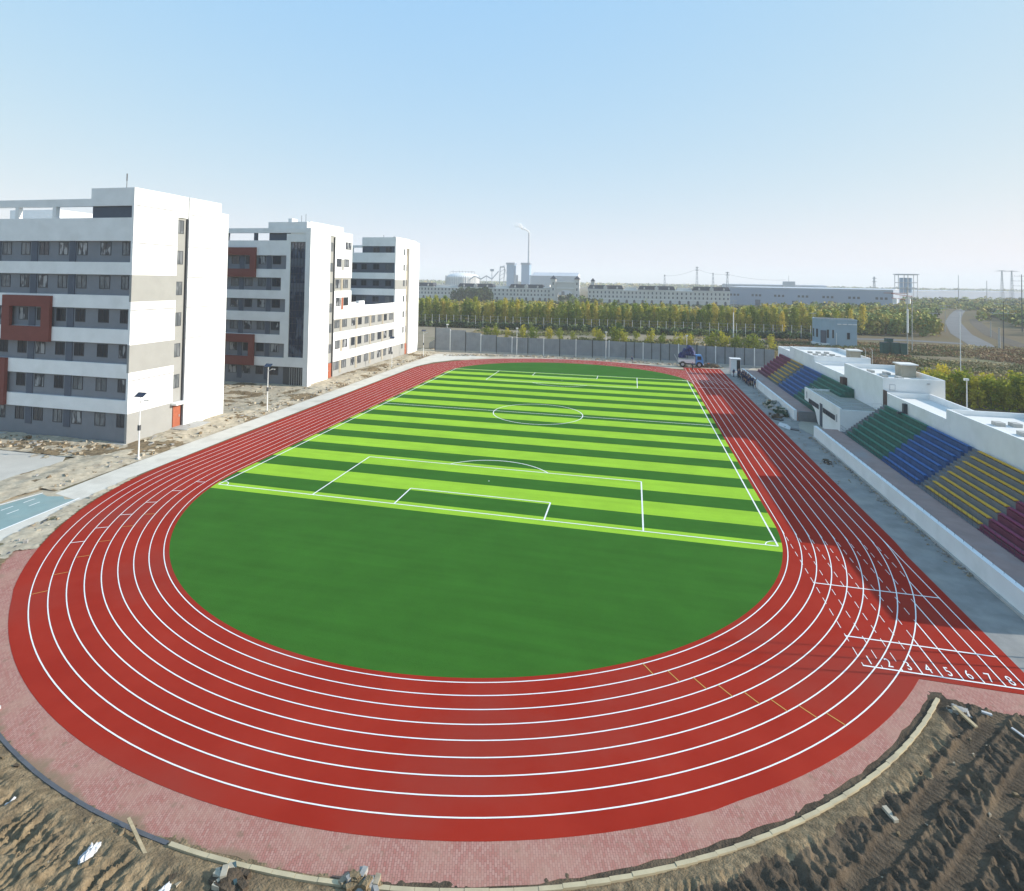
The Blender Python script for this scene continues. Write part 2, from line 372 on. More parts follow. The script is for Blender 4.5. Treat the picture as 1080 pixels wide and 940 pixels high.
# white lane lines
ZL = .044; ww = .082
ln = MB()
for k in range(9):
    r = RI + LW * k
    ln.strip(stadium(r, 120), ww, ZL, closed=True)
    x = r
    ln.strip([(x, S), (x, 75.5)], ww, ZL - .003)
    yo = -S - math.sqrt(max(0, (RI + 8 * LW) ** 2 - x * x))
    if k == 8: ln.strip([(x, -S), (x, -70.4)], ww, ZL - .003)
    else:
        y = -S - 1.5
        while y > max(yo, -70.4):
            y2 = max(y - 1.0, yo, -70.4); ln.strip([(x, y), (x, y2)], .05, ZL - .003); y -= 1.75
        if yo > -70.4: ln.strip([(x, yo), (x, -70.4)], ww, ZL - .003)
for y in (-70.4, -66.85, -58.75, 41.8): ln.strip([(RI - .05, y), (RI + 8 * LW + .06, y)], .13 if y != 41.8 else .2, ZL + .003)
for i, a in enumerate((-146.0, -150.4, -155.0, -160.1, -165.7, -170.8)):
    k = 7 - i; c, s_ = math.cos(R(a)), math.sin(R(a))
    r0 = RI + LW * k - .0; ln.strip([(r0 * c, -S + r0 * s_), ((r0 - LW) * c, -S + (r0 - LW) * s_)], .10, ZL + .003)
struct(ln.build('lane_lines', M['line']), 'white painted lane lines and start lines on red track', 'track marking')
yl = MB()
for i, a in enumerate((-132.8, -136.8, -140.9, -145.2, -150.0, -154.6)):
    k = 8 - i; c, s_ = math.cos(R(a)), math.sin(R(a)); r0 = RI + LW * k
    yl.strip([(r0 * c, -S + r0 * s_), ((r0 - LW) * c, -S + (r0 - LW) * s_)], .07, ZL + .003)
for i, a in enumerate((-55.9, -54.0, -52.2, -50.7, -49.2, -47.8, -46.3, -45.1)):
    c, s_ = math.cos(R(a)), math.sin(R(a)); r0 = RI + LW * i
    yl.strip([(r0 * c, -S + r0 * s_), ((r0 + LW) * c, -S + (r0 + LW) * s_)], .07, ZL + .003)
struct(yl.build('hurdle_marks', M['yellow_line']), 'thin orange cross marks painted across the curved lanes', 'track marking')
for i in range(8):
    cu = bpy.data.curves.new('lane_number', 'FONT'); cu.body = str(i + 1); cu.size = 1; cu.align_x = 'CENTER'; cu.offset = .0
    o = bpy.data.objects.new('lane_number', cu); COL.objects.link(o)
    bpy.context.view_layer.update()
    me = bpy.data.meshes.new_from_object(o.evaluated_get(bpy.context.evaluated_depsgraph_get()))
    COL.objects.unlink(o); bpy.data.objects.remove(o)
    me.materials.clear(); me.materials.append(M['line'])
    q = bpy.data.objects.new('lane_number', me); COL.objects.link(q)
    q.location = (RI + LW * (i + .5), -70.1, ZL + .002); q.scale = (.78, 1.4, 1)
    struct(q, 'white numeral %d painted in its lane behind the start line' % (i + 1), 'lane number')
# pitch markings
PW, PL, ms, lw = 65.74 / 2, 103.31 / 2, .9725, .17
pm = MB(); zp = .044
def pl(pts): pm.strip(pts, lw, zp)
pl([(-PW, -PL), (-PW, PL)]); pl([(PW, -PL), (PW, PL)])
for s_ in (-1, 1):
    pm.strip([(-PW, s_ * PL), (PW, s_ * PL)], lw, zp + .003)
    for hw, dp in ((20.16, 16.5), (9.16, 5.5)):
        hw *= ms; dp *= ms; y1 = s_ * (PL - dp)
        pm.strip([(-hw, s_ * PL), (-hw, y1)], lw, zp); pm.strip([(hw, s_ * PL), (hw, y1)], lw, zp); pm.strip([(-hw, y1), (hw, y1)], lw, zp + .003)
    cyp = s_ * (PL - 11 * ms); a = math.degrees(math.asin(5.5 / 9.15))
    pm.strip([(9.15 * ms * math.cos(R(th)), cyp - s_ * 9.15 * ms * math.sin(R(th))) for th in np.linspace(a, 180 - a, 40)], lw, zp)
    pm.strip(arc(.05, 0, 360, cyp, 12), .1, zp)
    for sx in (-1, 1):
        pm.strip([(sx * (PW - 1.15 * math.cos(R(th))), s_ * (PL - 1.15 * math.sin(R(th)))) for th in np.linspace(0, 90, 14)], .11, zp)
pm.strip(arc(9.15 * ms, 0, 360, 0, 72)[:-1], lw, zp + .006, closed=True); pm.strip([(-PW, 0), (PW, 0)], lw, zp + .003)
struct(pm.build('pitch_lines', M['line']), 'white painted football pitch lines on striped turf', 'pitch marking')

# brick apron round the near curve, its kerb, and the paved piece behind the start line
ap = MB()
ia = arc(44.9, 214, 325.9, -S, 100)
oa = []
for i, (x, y) in enumerate(ia):
    a = 214 + (325.9 - 214) * i / 100
    ro = 47.42 if a < 266 else 47.25 if a < 285 else 47.25 - (a - 285) / 40 * 1.35
    ro += (0 if a < 270 else .12) * (vnoise(np.array([a * .9]), np.array([.3]), 3)[0] - .5) * 2
    if a > 282: ro += .25 * (vnoise(np.array([a * 2.1]), np.array([.7]), 5)[0] - .6)
    oa.append((ro * math.cos(R(a)), -S + ro * math.sin(R(a))))
n = len(ia)
ap.add([(x, y, .016) for x, y in ia] + [(x, y, .02) for x, y in oa] + [(x, y, -.3) for x, y in oa], [(i, i + 1, n + i + 1, n + i) for i in range(n - 1)] + [(n + i, n + i + 1, 2 * n + i + 1, 2 * n + i) for i in range(n - 1)])
edge = [(37.0, -72.3), (37.6, -72.8), (38.0, -73.05), (38.6, -73.15), (39.8, -73.45), (41, -73.5), (42.4, -73.75), (44, -73.8), (48, -74)]
up_ = [(x, -70.97) for x, _ in edge]; n = len(edge)
ap.add([(x, y, .010) for x, y in up_] + [(x, y, .012) for x, y in edge] + [(x, y, -.3) for x, y in edge], [(i, i + 1, n + i + 1, n + i) for i in range(n - 1)] + [(n + i, n + i + 1, 2 * n + i + 1, 2 * n + i) for i in range(n - 1)])
struct(ap.build('brick_apron', M['paving']), 'pink brick paving strip curving round the end of the track', 'paving')
kb = MB()
def kerb(a0, a1, r00, w_, z1, step):
    a = a0
    while a < a1:
        r = r00 - max(0, a - 288) / 36 * 1.15
        b = min(a + step * .985, a1); pts = [(r + dr) for dr in (-w_ / 2, w_ / 2)]
        P = [(pts[0] * math.cos(R(a)), -S + pts[0] * math.sin(R(a))), (pts[1] * math.cos(R(a)), -S + pts[1] * math.sin(R(a))), (pts[1] * math.cos(R(b)), -S + pts[1] * math.sin(R(b))), (pts[0] * math.cos(R(b)), -S + pts[0] * math.sin(R(b)))]
        j = random.uniform(-.015, .015)
        kb.prism(P, -.2, z1 + j); a += step
kerb(267, 324.2, 47.55, .21, .13, 1.3)
M['kerb'] = mat('cream_kerb_stone', (.50, .42, .27), .9, .1, 1.2, blotch=(.5, (.30, .25, .18), .5))
struct(kb.build('kerb', M['kerb']), 'cream concrete kerb stones along the outside of the brick strip', 'kerb')
kd = MB()
kb = kd; kerb(205, 266.8, 47.5, .2, .06, 1.6)
struct(kb.build('edging', mat('dark_grey_edging', (.10, .105, .115), .8, .15, 1)), 'dark grey edging between brick strip and soil', 'edging')

# rough soil at the near end
def kerb_r(x, y): return np.hypot(x, y + S) + np.clip((np.degrees(np.arctan2(y + S, x)) % 360 - 288) / 36, 0, 1) * (x > 0) * 1.15
def soil_z(X, Y):
    r = kerb_r(X, Y); dd = r - 47.7
    east = np.clip((X - 8) / 10, 0, 1)
    # tool ridges lie nearly along y, so the low sun rakes across them
    warp = 1.3 * (fbm(X * .45, Y * .45, 11) - .5) + .25 * (fbm(X * 1.7, Y * 1.7, 13) - .5)
    warp = warp + .16 * (vnoise(X * 3.7, Y * 3.7, 14) - .5) + .10 * (vnoise(X * 7, Y * 7, 15) - .5)
    v = X + warp + (Y + 90) * np.where(X > 20, .22, .06); u = Y
    rid = 1 - np.abs(2 * vnoise(u * .36 + 7, v * 2.5, 21) - 1) * 1.5
    rid2 = 1 - np.abs(2 * vnoise(u * .6 + 40, v * 4.3, 27) - 1) * 1.3
    lump = fbm(X * .35, Y * .35, 31, 4); fine = fbm(X * 2.4, Y * 2.0, 41, 3)
    mk = np.clip(fbm(X * .2, Y * .2, 51) * 2.6 - .5, .3 + .35 * east, 1)
    amp = np.clip((dd - .5) / 1.0, .08, 1)
    z = .03 + amp * ((.30 - .14 * east) * (lump - .45) + mk * (.22 * rid + .17 * rid2 - .06) + (.17 - .06 * east) * (fine - .5) + .10 * (vnoise(X * 6.3, Y * 5, 44) - .5))
    z += np.clip(amp, .35, 1) * .10 * (vnoise(X * 4.2, Y * 3.0, 45) - .5)
    # flattened machine tracks running up towards the start line
    ra = R(48); rv = -X * math.sin(ra) + Y * math.cos(ra) + .35 * (fbm(X * .25, Y * .25, 56) - .5); al = X * math.cos(ra) + Y * math.sin(ra)
    for c, hw in ((-79.5, .42), (-81.9, .40), (-84.3, .36)):
        e = np.clip((hw + .18 - np.abs(rv - c)) / .18, 0, 1) * east
        rim = np.exp(-((np.abs(rv - c) - hw - .16) / .12) ** 2) * east
        z = z * (1 - e) + e * (.045 + .022 * np.sin(al * 21) + .05 * (fbm(X * 1.2, Y * 1.2, 57) - .5)) + rim * .09
    z += .16 * np.exp(-((dd - .7) / .45) ** 2)
    wst = np.clip((4 - X) / 4, 0, 1)
    ragged = .012 + (.15 - .09 * wst) * (fbm(X * 2.3, Y * 2.3, 66, 4) + np.clip((dd + 1.05) / 1.0, 0, 1) * .75 - .97)
    return np.where(dd < -.1, np.maximum(ragged, .006), np.maximum(z, .012 + .03 * fbm(X * 3, Y * 3, 58)) - np.clip(.1 - dd, 0, .25) * .2)
def soil_keep(x, y):
    r = kerb_r(x, y) 
    edge_y = np.interp(x, [36.4, 37.6, 38.6, 39.8, 41, 42.4, 44, 60], [-72.6, -73.0, -73.1, -73.4, -73.45, -73.7, -73.75, -73.9])
    a = np.where(x < 38.2, (r > 46.35) & (y < -60), False)
    b = (x >= 36.2) & (y < edge_y + .15)
    return (a | b) & ((y < -76) | (x > 20))
def soil_mi(x, y):
    f = fbm(x * .3, y * .3, 61); dd = kerb_r(x, y) - 47.7
    near = (dd > -.05) & (dd < 1.1 + 1.6 * (fbm(x * .7, y * .7, 62) - .5)) & (x < 37)
    d_ = (x + 10 * (f - .5) > 7) & ~near
    return d_.astype(int)
so = grid_mesh('soil', -24, 49, -100, -72.2, .075, soil_z, [M['soil_tan'], M['soil_dark']], soil_keep, soil_mi, smooth=False)
struct(so, 'churned bare soil with tool ridges and wheel ruts beyond the kerb', 'soil')
# dirt between the west end of the brick strip and the concrete path
def dz(X, Y): return -.04 + .34 * fbm(X * .5, Y * .5, 71, 5) + .12 * fbm(X * 2, Y * 2, 72, 3) - .12
def dk(x, y):
    r = kerb_r(x, y); a = np.degrees(np.arctan2(y + S, x)) % 360
    xin = np.interp(y, [-90, -71, -61, -58, -51], [-40.6, -42.2, -44.3, -44.5, -45.3])
    return (r > 45.35) & (x > xin - .25) & (y < -52) & ~((a > 214.5) & (r < 47.2)) & ((x < -31) | (y < -78))
struct(grid_mesh('waste_soil', -48, -24, -96, -51, .2, dz, [M['spoil'], M['soil_tan']], dk, lambda x, y: (y < -74).astype(int)), 'loose tan soil and waste beside the brick strip', 'soil')
# concrete path, teal cycle lane and kerb beside the dormitory
pa = MB()
pin = [(-41.0, -90), (-42.2, -71.3), (-44.3, -60.8), (-44.7, -57), (-45.45, -51), (-45.75, -34), (-45.75, 46), (-45.5, 53), (-43.5, 62), (-37, 73), (-29, 79)]
pout = [(-44.6, -90), (-45.1, -71.3), (-45.6, -60.5), (-49.4, -59.6), (-49.9, -51), (-50.1, -40), (-50.1, 46), (-50.2, 58), (-50.3, 66), (-49.5, 82), (-38, 84)]
n = len(pin)
pa.add([(-58, -58.5, .003), (-44.2, -58.5, .003), (-43, -92, .003), (-60, -92, .003)], [(0, 1, 2, 3)], 1)
pa.add([(x, y, .008) for x, y in pin] + [(x, y, .008) for x, y in pout], [(i, i + 1, n + i + 1, n + i) for i in range(n - 1)])
struct(pa.build('path', [M['path'], M['spoil']]), 'pale concrete path running between the track and the white buildings', 'path')
te = MB(); te.add([(-45.35, -60.4, .012), (-46.6, -60.8, .012), (-47.6, -60.1, .012), (-49.4, -60.6, .012), (-50.8, -60.1, .012), (-52.4, -68, .012), (-53.6, -90, .012), (-44.95, -90, .012), (-45.0, -69.3, .012)], [tuple(range(9))])
struct(te.build('cycle_lane', M['teal']), 'faded teal painted lane with white dashes beside the path', 'cycle lane')
tl = MB()
tl.strip([(-44.9, -90), (-44.95, -69.3), (-45.3, -60.0)], .22, .024)
tl.strip([(-50.9, -59.9), (-52.4, -66), (-53.7, -90)], .22, .02)
for i in range(5): tl.strip([(-48.5 - i * .04, -62.2 - i * 2.4), (-48.5 - i * .04, -63.5 - i * 2.4)], .13, .02); tl.strip([(-50.0 - i * .12, -61.6 - i * 2.4), (-50.05 - i * .12, -62.9 - i * 2.4)], .13, .02)
struct(tl.build('cycle_lane_marking', M['line']), 'white dashes and edge lines on the teal lane', 'road marking')
sl = MB(); sl.prism([(-100, -49), (-74, -47.4), (-61.5, -47.9), (-59.2, -50.5), (-59.3, -60), (-62, -90), (-100, -90)], -.1, .06)
struct(sl.build('yard_slab', mat('yard_concrete', (.52, .49, .43), .9, .06, .4, blotch=(.1, (.42, .39, .33), .5))), 'pale concrete yard slab in front of the tall dormitory', 'yard')
# spoil and broken ground round the buildings
def sz(X, Y):
    z = .42 * fbm(X * .35, Y * .35, 81, 5) + .22 * fbm(X * 1.6, Y * 1.6, 82, 3) - .18
    b = np.clip(np.minimum.reduce([np.abs(X + 50.3), np.full_like(X, 9)]) / 2.0, 0, 1)
    slab = (X < -59) & (Y < -47.5)
    m_ = np.exp(-((X + 55) / 2.2) ** 2) * .35 * fbm(X * .8, Y * .5, 83, 3)
    return z * (.25 + .75 * b) + m_
def sk(x, y):
    slab = (x < -59.6) & (y < -47.9) & ~((x > -66) & (y > -49.5) & (fbm(x, y, 84) > .6))
    return (x < -50.15) & ~slab & ~((x < -59.3) & (y > -40) & (y < -19)) & ~((x < -59.6) & (y > 12.2)) & ~((y < -59) & (x > -52 - .4 * (-60 - y) * .3))
struct(grid_mesh('spoil_ground', -100, -50, -72, 96, .38, sz, [M['spoil'], M['soil_tan']], sk, lambda x, y: (fbm(x * .2, y * .2, 85) > .6).astype(int)), 'rough tan spoil ground around the white buildings', 'ground')
# paved strip between track and grandstand
pv = MB(); pv.prism([(44.87, -73.3), (49.25, -73.3), (49.25, -3.4), (53.2, -3.2), (53.2, 9.2), (50.2, 9.4), (49.8, 70), (56, 86), (44.87, 82)], -.1, .012)
struct(pv.build('pavement', mat('grey_pavement', (.25, .245, .23), .9, .16, .5, bump=.2, blotch=(.3, (.33, .315, .28), .75), detail=9)), 'bare grey concrete strip between the track and the grandstand', 'pavement')

gs = MB(); gs.add([(-52, 70, .005), (-30, 70, .005), (0, 78, .005), (30, 74, .005), (60, 74, .005), (62, 88, .005), (20, 95, .005), (-20, 95, .005), (-56, 92, .005)], [tuple(range(9))])
struct(gs.build('gravel_strip', mat('pale_sand', (.50, .43, .33), .95, .15, .6, blotch=(.35, (.26, .22, .17), .8), detail=9)), 'pale sandy strip between the far curve and the metal fence', 'ground')
# rubble: loose stones, too many to count
def rubble(name, spots, label, mats, smin=.08, smax=.35):
    vv = []; ff = []; mm = []
    base = [(-1, -1, -1), (1, -1, -1), (1, 1, -1), (-1, 1, -1), (-1, -1, 1), (1, -1, 1), (1, 1, 1), (-1, 1, 1)]
    fc = [(0, 3, 2, 1), (4, 5, 6, 7), (0, 1, 5, 4), (1, 2, 6, 5), (2, 3, 7, 6), (3, 0, 4, 7)]
    for (x, y, z) in spots:
        s_ = smin + (smax - smin) * random.random() ** 2.2; o = len(vv); rz = random.random() * 6.3; c, sn = math.cos(rz), math.sin(rz)
        ax, ay, az = s_ * random.uniform(.6, 1.4), s_ * random.uniform(.5, 1), s_ * random.uniform(.35, .9)
        for b in base:
            k = random.uniform(.3, 1.15)
            px, py, pz = b[0] * ax * k, b[1] * ay * k, b[2] * az * k
            vv.append((x + px * c - py * sn, y + px * sn + py * c, z + pz + az * .5))
        ff += [tuple(i + o for i in f) for f in fc]; mm += [random.randrange(len(mats))] * 6
    b = MB(); b.v, b.f, b.m = vv, ff, mm
    return stuff(b.build(name, mats, fix=False), label, 'rubble')
M['rock2'] = mat('grey_rubble', (.30, .29, .27), .95, .2, 2); M['rock3'] = mat('pale_block', (.44, .39, .30), .95, .15, 2)
sp = []
for i in range(1100):
    y = random.uniform(-58, 88); x = -50.6 - abs(random.gauss(0, 3.2))
    if -40 < y < -19: x = random.uniform(-58, -50.6)
    if x < -58 and 11 < y: continue
    sp.append((x, y, .12))
for i in range(260): sp.append((random.uniform(-84, -51), random.uniform(-17, 10), .1))
for i in range(250): sp.append((random.uniform(-86, -59), random.uniform(-47, -41), .12))
rubble('rubble', sp, 'scattered tan stones and broken blocks along the foot of the white buildings', [M['rock'], M['rock2'], M['rock3'], M['soil_tan'], M['spoil']], .05, .36)
sp = []
for i in range(900):
    x = random.uniform(-46, 47); sp.append((x, np.interp(x, [-46, -20, 0, 20, 40, 47], [78, 84.8, 85.2, 82.5, 79.5, 79]) + abs(random.gauss(0, 2.2)), .02))
rubble('rubble', sp, 'strip of loose stones between the far curve and the metal fence', [M['rock'], M['rock2'], M['rock3']], .1, .45)
sp = [(random.uniform(-33, -19), random.uniform(-92, -80), .1) for i in range(160)] + [(random.uniform(-46, -34), random.uniform(-82, -55), .1) for i in range(260)]
sp = [p for p in sp if (math.hypot(p[0], p[1] + S) > 47.9 or (p[0] < -39 and math.hypot(p[0], p[1] + S) > 45.6)) and p[0] > np.interp(p[1], [-90, -71, -61, -58, -51], [-40.4, -42.0, -44.1, -44.3, -45.1])]
rubble('rubble', sp, 'stones strewn over loose soil at the western end of the brick strip', [M['rock'], M['rock2'], M['rock3']], .06, .3)
sp = [(49.15 - abs(random.gauss(0, .45)), random.uniform(-55, -4), .02) for i in range(420)] + [(random.uniform(45.2, 49), random.uniform(-30, 60), .02) for i in range(160)]
rubble('rubble', sp, 'crumbs of concrete lying along the base of the grandstand walls', [M['rock2'], M['rock']], .04, .22)
sp = [((47.8 + d_) * math.cos(R(a)), -S + (47.8 + d_) * math.sin(R(a)), .05) for a, d_ in [(random.uniform(220, 322), abs(random.gauss(0, 3))) for i in range(420)]]
rubble('rubble', sp, 'clods and pebbles spread over the churned soil outside the kerb', [M['soil_tan'], M['rock'], M['soil_dark'], M['soil_dark']], .03, .17)


# ------------------------------------------------------------------ dormitory and teaching blocks
def win_y(root, org, x0, x1, z0, z1, y, mull=1, gi=None, label=None):
    """a window in a wall that faces -y, wall face at y"""
    f = MB(); t = .09; p = .07
    f.box(x0, x1, y - p, y + .02, z0, z0 + t); f.box(x0, x1, y - p, y + .02, z1 - t, z1)
    f.box(x0, x0 + t, y - p, y + .02, z0 + t, z1 - t); f.box(x1 - t, x1, y - p, y + .02, z0 + t, z1 - t)
    for i in range(mull):
        xm = x0 + (x1 - x0) * (i + 1) / (mull + 1); f.box(xm - .035, xm + .035, y - p + .01, y + .02, z0 + t, z1 - t)
    o = f.build('window', M['frame'], root, org)
    g = MB(); g.box(x0 + t, x1 - t, y - .02, y + .01, z0 + t, z1 - t)
    g.build('pane', random.choice(GL) if gi is None else GL[gi], o, org)
    return o
def win_x(root, org, y0, y1, z0, z1, x, mull=1, gi=None):
    """a window in a wall that faces +x, wall face at x"""
    f = MB(); t = .09; p = .07
    f.box(x - .02, x + p, y0, y1, z0, z0 + t); f.box(x - .02, x + p, y0, y1, z1 - t, z1)
    f.box(x - .02, x + p, y0, y0 + t, z0 + t, z1 - t); f.box(x - .02, x + p, y1 - t, y1, z0 + t, z1 - t)
    for i in range(mull):
        ym = y0 + (y1 - y0) * (i + 1) / (mull + 1); f.box(x - .02, x + p - .01, ym - .035, ym + .035, z0 + t, z1 - t)
    o = f.build('window', M['frame'], root, org)
    g = MB(); g.box(x - .01, x + .02, y0 + t, y1 - t, z0 + t, z1 - t)
    g.build('pane', random.choice(GL) if gi is None else GL[gi], o, org)
    return o
def part(name, m, root, org, *boxes):
    b = MB()
    for q in boxes: b.box(*q)
    return b.build(name, m, root, org)
FL = [(31.9, 28.5), (26.5, 23.2), (21.1, 17.85), (15.6, 12.4), (10.2, 6.75), (4.7, 0)]    # recessed grey storeys

# --- building 1
org = (-78, -30, 0)
b1 = thing('dormitory_building', org, 'tall white and grey dormitory closest to the teal lane, with square red frames', 'building')
XF, YF, YC, XC = -58.5, -40.4, -39.95, -58.9
core = MB(); core.box(-98, XC, YC, -18.8, -.3, 35.2); core.box(-66.9, XC - .003, YC + .003, -18.8, 35.2, 38.6)
core.build('wall', M['grey'], b1, org)
wb = [(35.6, 31.9), (28.5, 26.5), (23.2, 21.1), (17.85, 15.6), (12.4, 10.2), (6.75, 4.7)]
for a, b in wb: part('wall_band', M['white'], b1, org, (-98, XC, YF, YC, b, a))
sidez = [(0, 4.7, 'warm_grey'), (4.7, 11.1, 'white'), (11.1, 15.45, 'warm_grey'), (15.45, 22.25, 'white'), (22.25, 26.5, 'warm_grey'), (26.5, 40.4, 'white')]
for a, b, c in sidez: part('side_panel', M[c], b1, org, (XC, XF, YF, -31.1, a - (.3 if a == 0 else 0), b))
part('side_panel', M['white'], b1, org, (XC, XF + .25, -28.75, -20.6, -.3, 40.35), (XC, XF + .245, -20.6, -18.4, -.3, 38.5))
gr = [(XF, XF + .004, YF + .05, -31.15, z - .05, z + .05) for z in (37.6, 31.6, 20.9, 9.8)] + [(XF + .25, XF + .254, -28.7, -20.8, z - .05, z + .05) for z in (37.3, 31.6, 26.2, 20.9, 15.5)] + [(XF + .25, XF + .254, -20.75, -20.69, 8, 37)]
part('groove', M['frame'], b1, org, *gr)
part('stair_strip', M['warm_grey'], b1, org, (XC - .02, XC + .12, -31.1, -28.75, 4.7, 36.6))
part('stair_head', M['white'], b1, org, (XC, XF - .003, -31.1, -28.75, 36.6, 40.38))
part('drainpipe', M['frame'], b1, org, (XC, XF + .08, -28.95, -28.8, .4, 36.4))
for i in range(6):
    z = 33.85 - 5.37 * i; win_x(b1, org, -30.95, -29.45, z, z + 2.35, XC + .12, 1, 2)
dr = part('door', M['door_red'], b1, org, (XC, XC + .2, -30.7, -29.0, .35, 4.05)); part('handle', M['steel'], dr, org, (XC + .2, XC + .26, -29.35, -29.2, 1.9, 2.3))
part('door_canopy', M['white'], b1, org, (XC, -57.3, -31.5, -28.3, 4.3, 4.65))
part('entrance_step', M['concrete'], b1, org, (XC, -55.2, -31.4, -25.5, -.2, .34), (-57.2, -54.2, -29.5, -25.0, -.2, .17))
# front details
part('roof_beam', M['white'], b1, org, (-98, XC, YF, YF + .9, 37.5, 38.7))
part('penthouse_wall', M['white'], b1, org, (-66.9, XC, YF + .003, -20.7, 38.7, 40.38))
part('recess_panel', M['blue_grey'], b1, org, (-66.9, XC, YC - .1, YC + .2, 35.6, 37.5))
for x in (-98, -89.9, -82.1, -74.3): part('roof_post', M['white'], b1, org, (x - .35, x + .35, YF + .02, YF + .7, 35.6, 37.5))
part('roof_room', M['white'], b1, org, (-96, -84.6, -31, -22, 35.2, 38.3))
part('roof_deck', M['roof_white'], b1, org, (-97.5, -67, YF + .5, -19, 35.2, 35.3))
an = MB(); an.tube((-62.5, -38, 40.3), (-62.5, -38, 42.0), .05); an.tube((-62.5, -38, 41.9), (-62.5, -38, 43.1), .09); an.build('antenna', M['dark_steel'], b1, org)
for k, (zt, zb) in enumerate(FL):
    hi = .2
    for j in (0, 1, 2, 3):
        base = -71.3 - 7.85 * j
        if k == 0 or True:
            part('pier', M['blue_grey'], b1, org, (base, base + 1.3, YC - .12, YC + .05, zb + (1.8 if k == 5 else 0), zt))
        for x0, x1 in ((base - 2.2, base - .35), (base + 1.6, base + 3.55)):
            if x0 < -94: continue
            win_y(b1, org, x0, x1, zt - 2.3, zt - .2, YC)
    win_y(b1, org, -65.15, -63.1, zt - 2.3, zt - .2, YC); win_y(b1, org, -60.9, -59.5, zt - 2.3, zt - .2, YC)
    if k == 5: pass
for n_, (x0, x1, z0, z1, wx0, wx1, wz0, wz1) in enumerate(((-83.8, -73.9, 15.45, 22.9, -82.2, -75.6, 17.85, 21.1), (-93.4, -82.7, 4.75, 12.45, -92, -84.3, 6.8, 10.15))):
    y0, y1 = YF - .55, YF - .003
    part('red_frame', M['brick_red'], b1, org, (x0, x1, y0, y1, wz1, z1), (x0, x1, y0, y1, z0, wz0), (x0, wx0, y0, y1, wz0, wz1), (wx1, x1, y0, y1, wz0, wz1))
part('plinth', M['concrete'], b1, org, (-98, XF + .1, YF - .6, YF - .01, -.2, .12))

# --- building 2 and 3: one U-shaped teaching block joined by a three storey wing
org = (-70, 40, 0)
b2 = thing('teaching_building', org, 'white U-shaped block beyond the dormitory, with glazed stair bay and low wing', 'building')
X2, Y2 = -59.0, 11.4
Xc = X2 - .4; Yc = Y2 + .45
core = MB(); core.box(-98, Xc, Yc, 35, -.3, 35.2); core.box(-69.8, Xc - .003, Yc + .003, 30, 35.2, 38.6)
core.build('wall', M['grey'], b2, org)
core = MB(); core.box(-72, Xc, 35, 66.5, -.3, 17.7); core.build('wing_wall', M['warm_grey'], b2, org)
core = MB(); core.box(-98, Xc, 66.75, 88, -.3, 35.2); core.box(-71.3, Xc - .003, 66.76, 88, 35.2, 38.6); core.build('rear_wall', M['grey'], b2, org)
xr = -64.7
for i, (a, b) in enumerate(((35.55, 31.85), (28.45, 26.35), (23.2, 21.1), (17.9, 15.6), (12.3, 10.2), (6.75, 4.6))):
    part('wall_band', M['white'], b2, org, (-98, xr, Y2, Yc, b, a))
part('white_column', M['white'], b2, org, (xr, -63.6, Y2 - .003, Yc, 4.6, 37.2), (-66.0, xr, Y2 - .003, Yc, 23.2, 26.35), (-66.0, xr, Y2 - .003, Yc, 12.3, 15.6), (-63.6, X2 - .25, Y2 - .003, Yc, 4.6, 6.95), (-63.6, X2 - .25, Y2 - .003, Yc, 35.2, 37.4))
part('corner_fin', M['white'], b2, org, (X2 - .25, X2, Y2 - .4, 12.05, -.3, 39.9), (-58.999, -57.9, Y2 - .4, 12.6, -.3, 38.6))
part('roof_beam', M['white'], b2, org, (-98, X2 - .25, Y2 - .2, Y2 + .7, 37.4, 38.6))
part('penthouse_wall', M['white'], b2, org, (-69.9, X2 - .25, Y2 + .003, 29.5, 38.6, 40.1))
part('roof_box', M['white'], b2, org, (-64.7, -63.7, Y2 + .5, Y2 + 3, 40.1, 41.0))
part('recess_panel', M['blue_grey'], b2, org, (-69.8, -64.7, Yc - .1, Yc + .1, 35.6, 37.3))
for x in (-81.6, -73.5, -89.7): part('roof_post', M['blue_grey'], b2, org, (x - .4, x + .4, Y2, Y2 + .6, 35.55, 37.4))
an = MB()
for x, h in ((-62.6, 42), (-61.4, 42.4)): an.tube((x, Y2 + 3, 40), (x, Y2 + 3, h), .05)
an.build('antenna', M['dark_steel'], b2, org)
# curtain wall
cw = part('curtain_wall', M['curtain_wall'], b2, org, (-63.6, X2 - .25, Yc - .15, Yc + .02, 6.95, 35.2))
mu = [(-63.6 + i * .87 - .04, -63.6 + i * .87 + .04, Yc - .22, Yc - .151, 6.95, 35.2) for i in range(6)] + [(-63.6, X2 - .25, Yc - .215, Yc - .151, z - .05, z + .05) for z in (7.6, 9.8, 11.2, 13, 15.2, 16.6, 18.4, 20.6, 22, 23.8, 26, 27.4, 29.2, 31.2, 33.2)]
part('mullion', M['frame'], cw, org, *mu)
for z in (29.0, 23.0): part('spandrel', M['blue_grey'], cw, org, (-63.58, X2 - .27, Yc - .17, Yc - .152, z, z + 2.1))
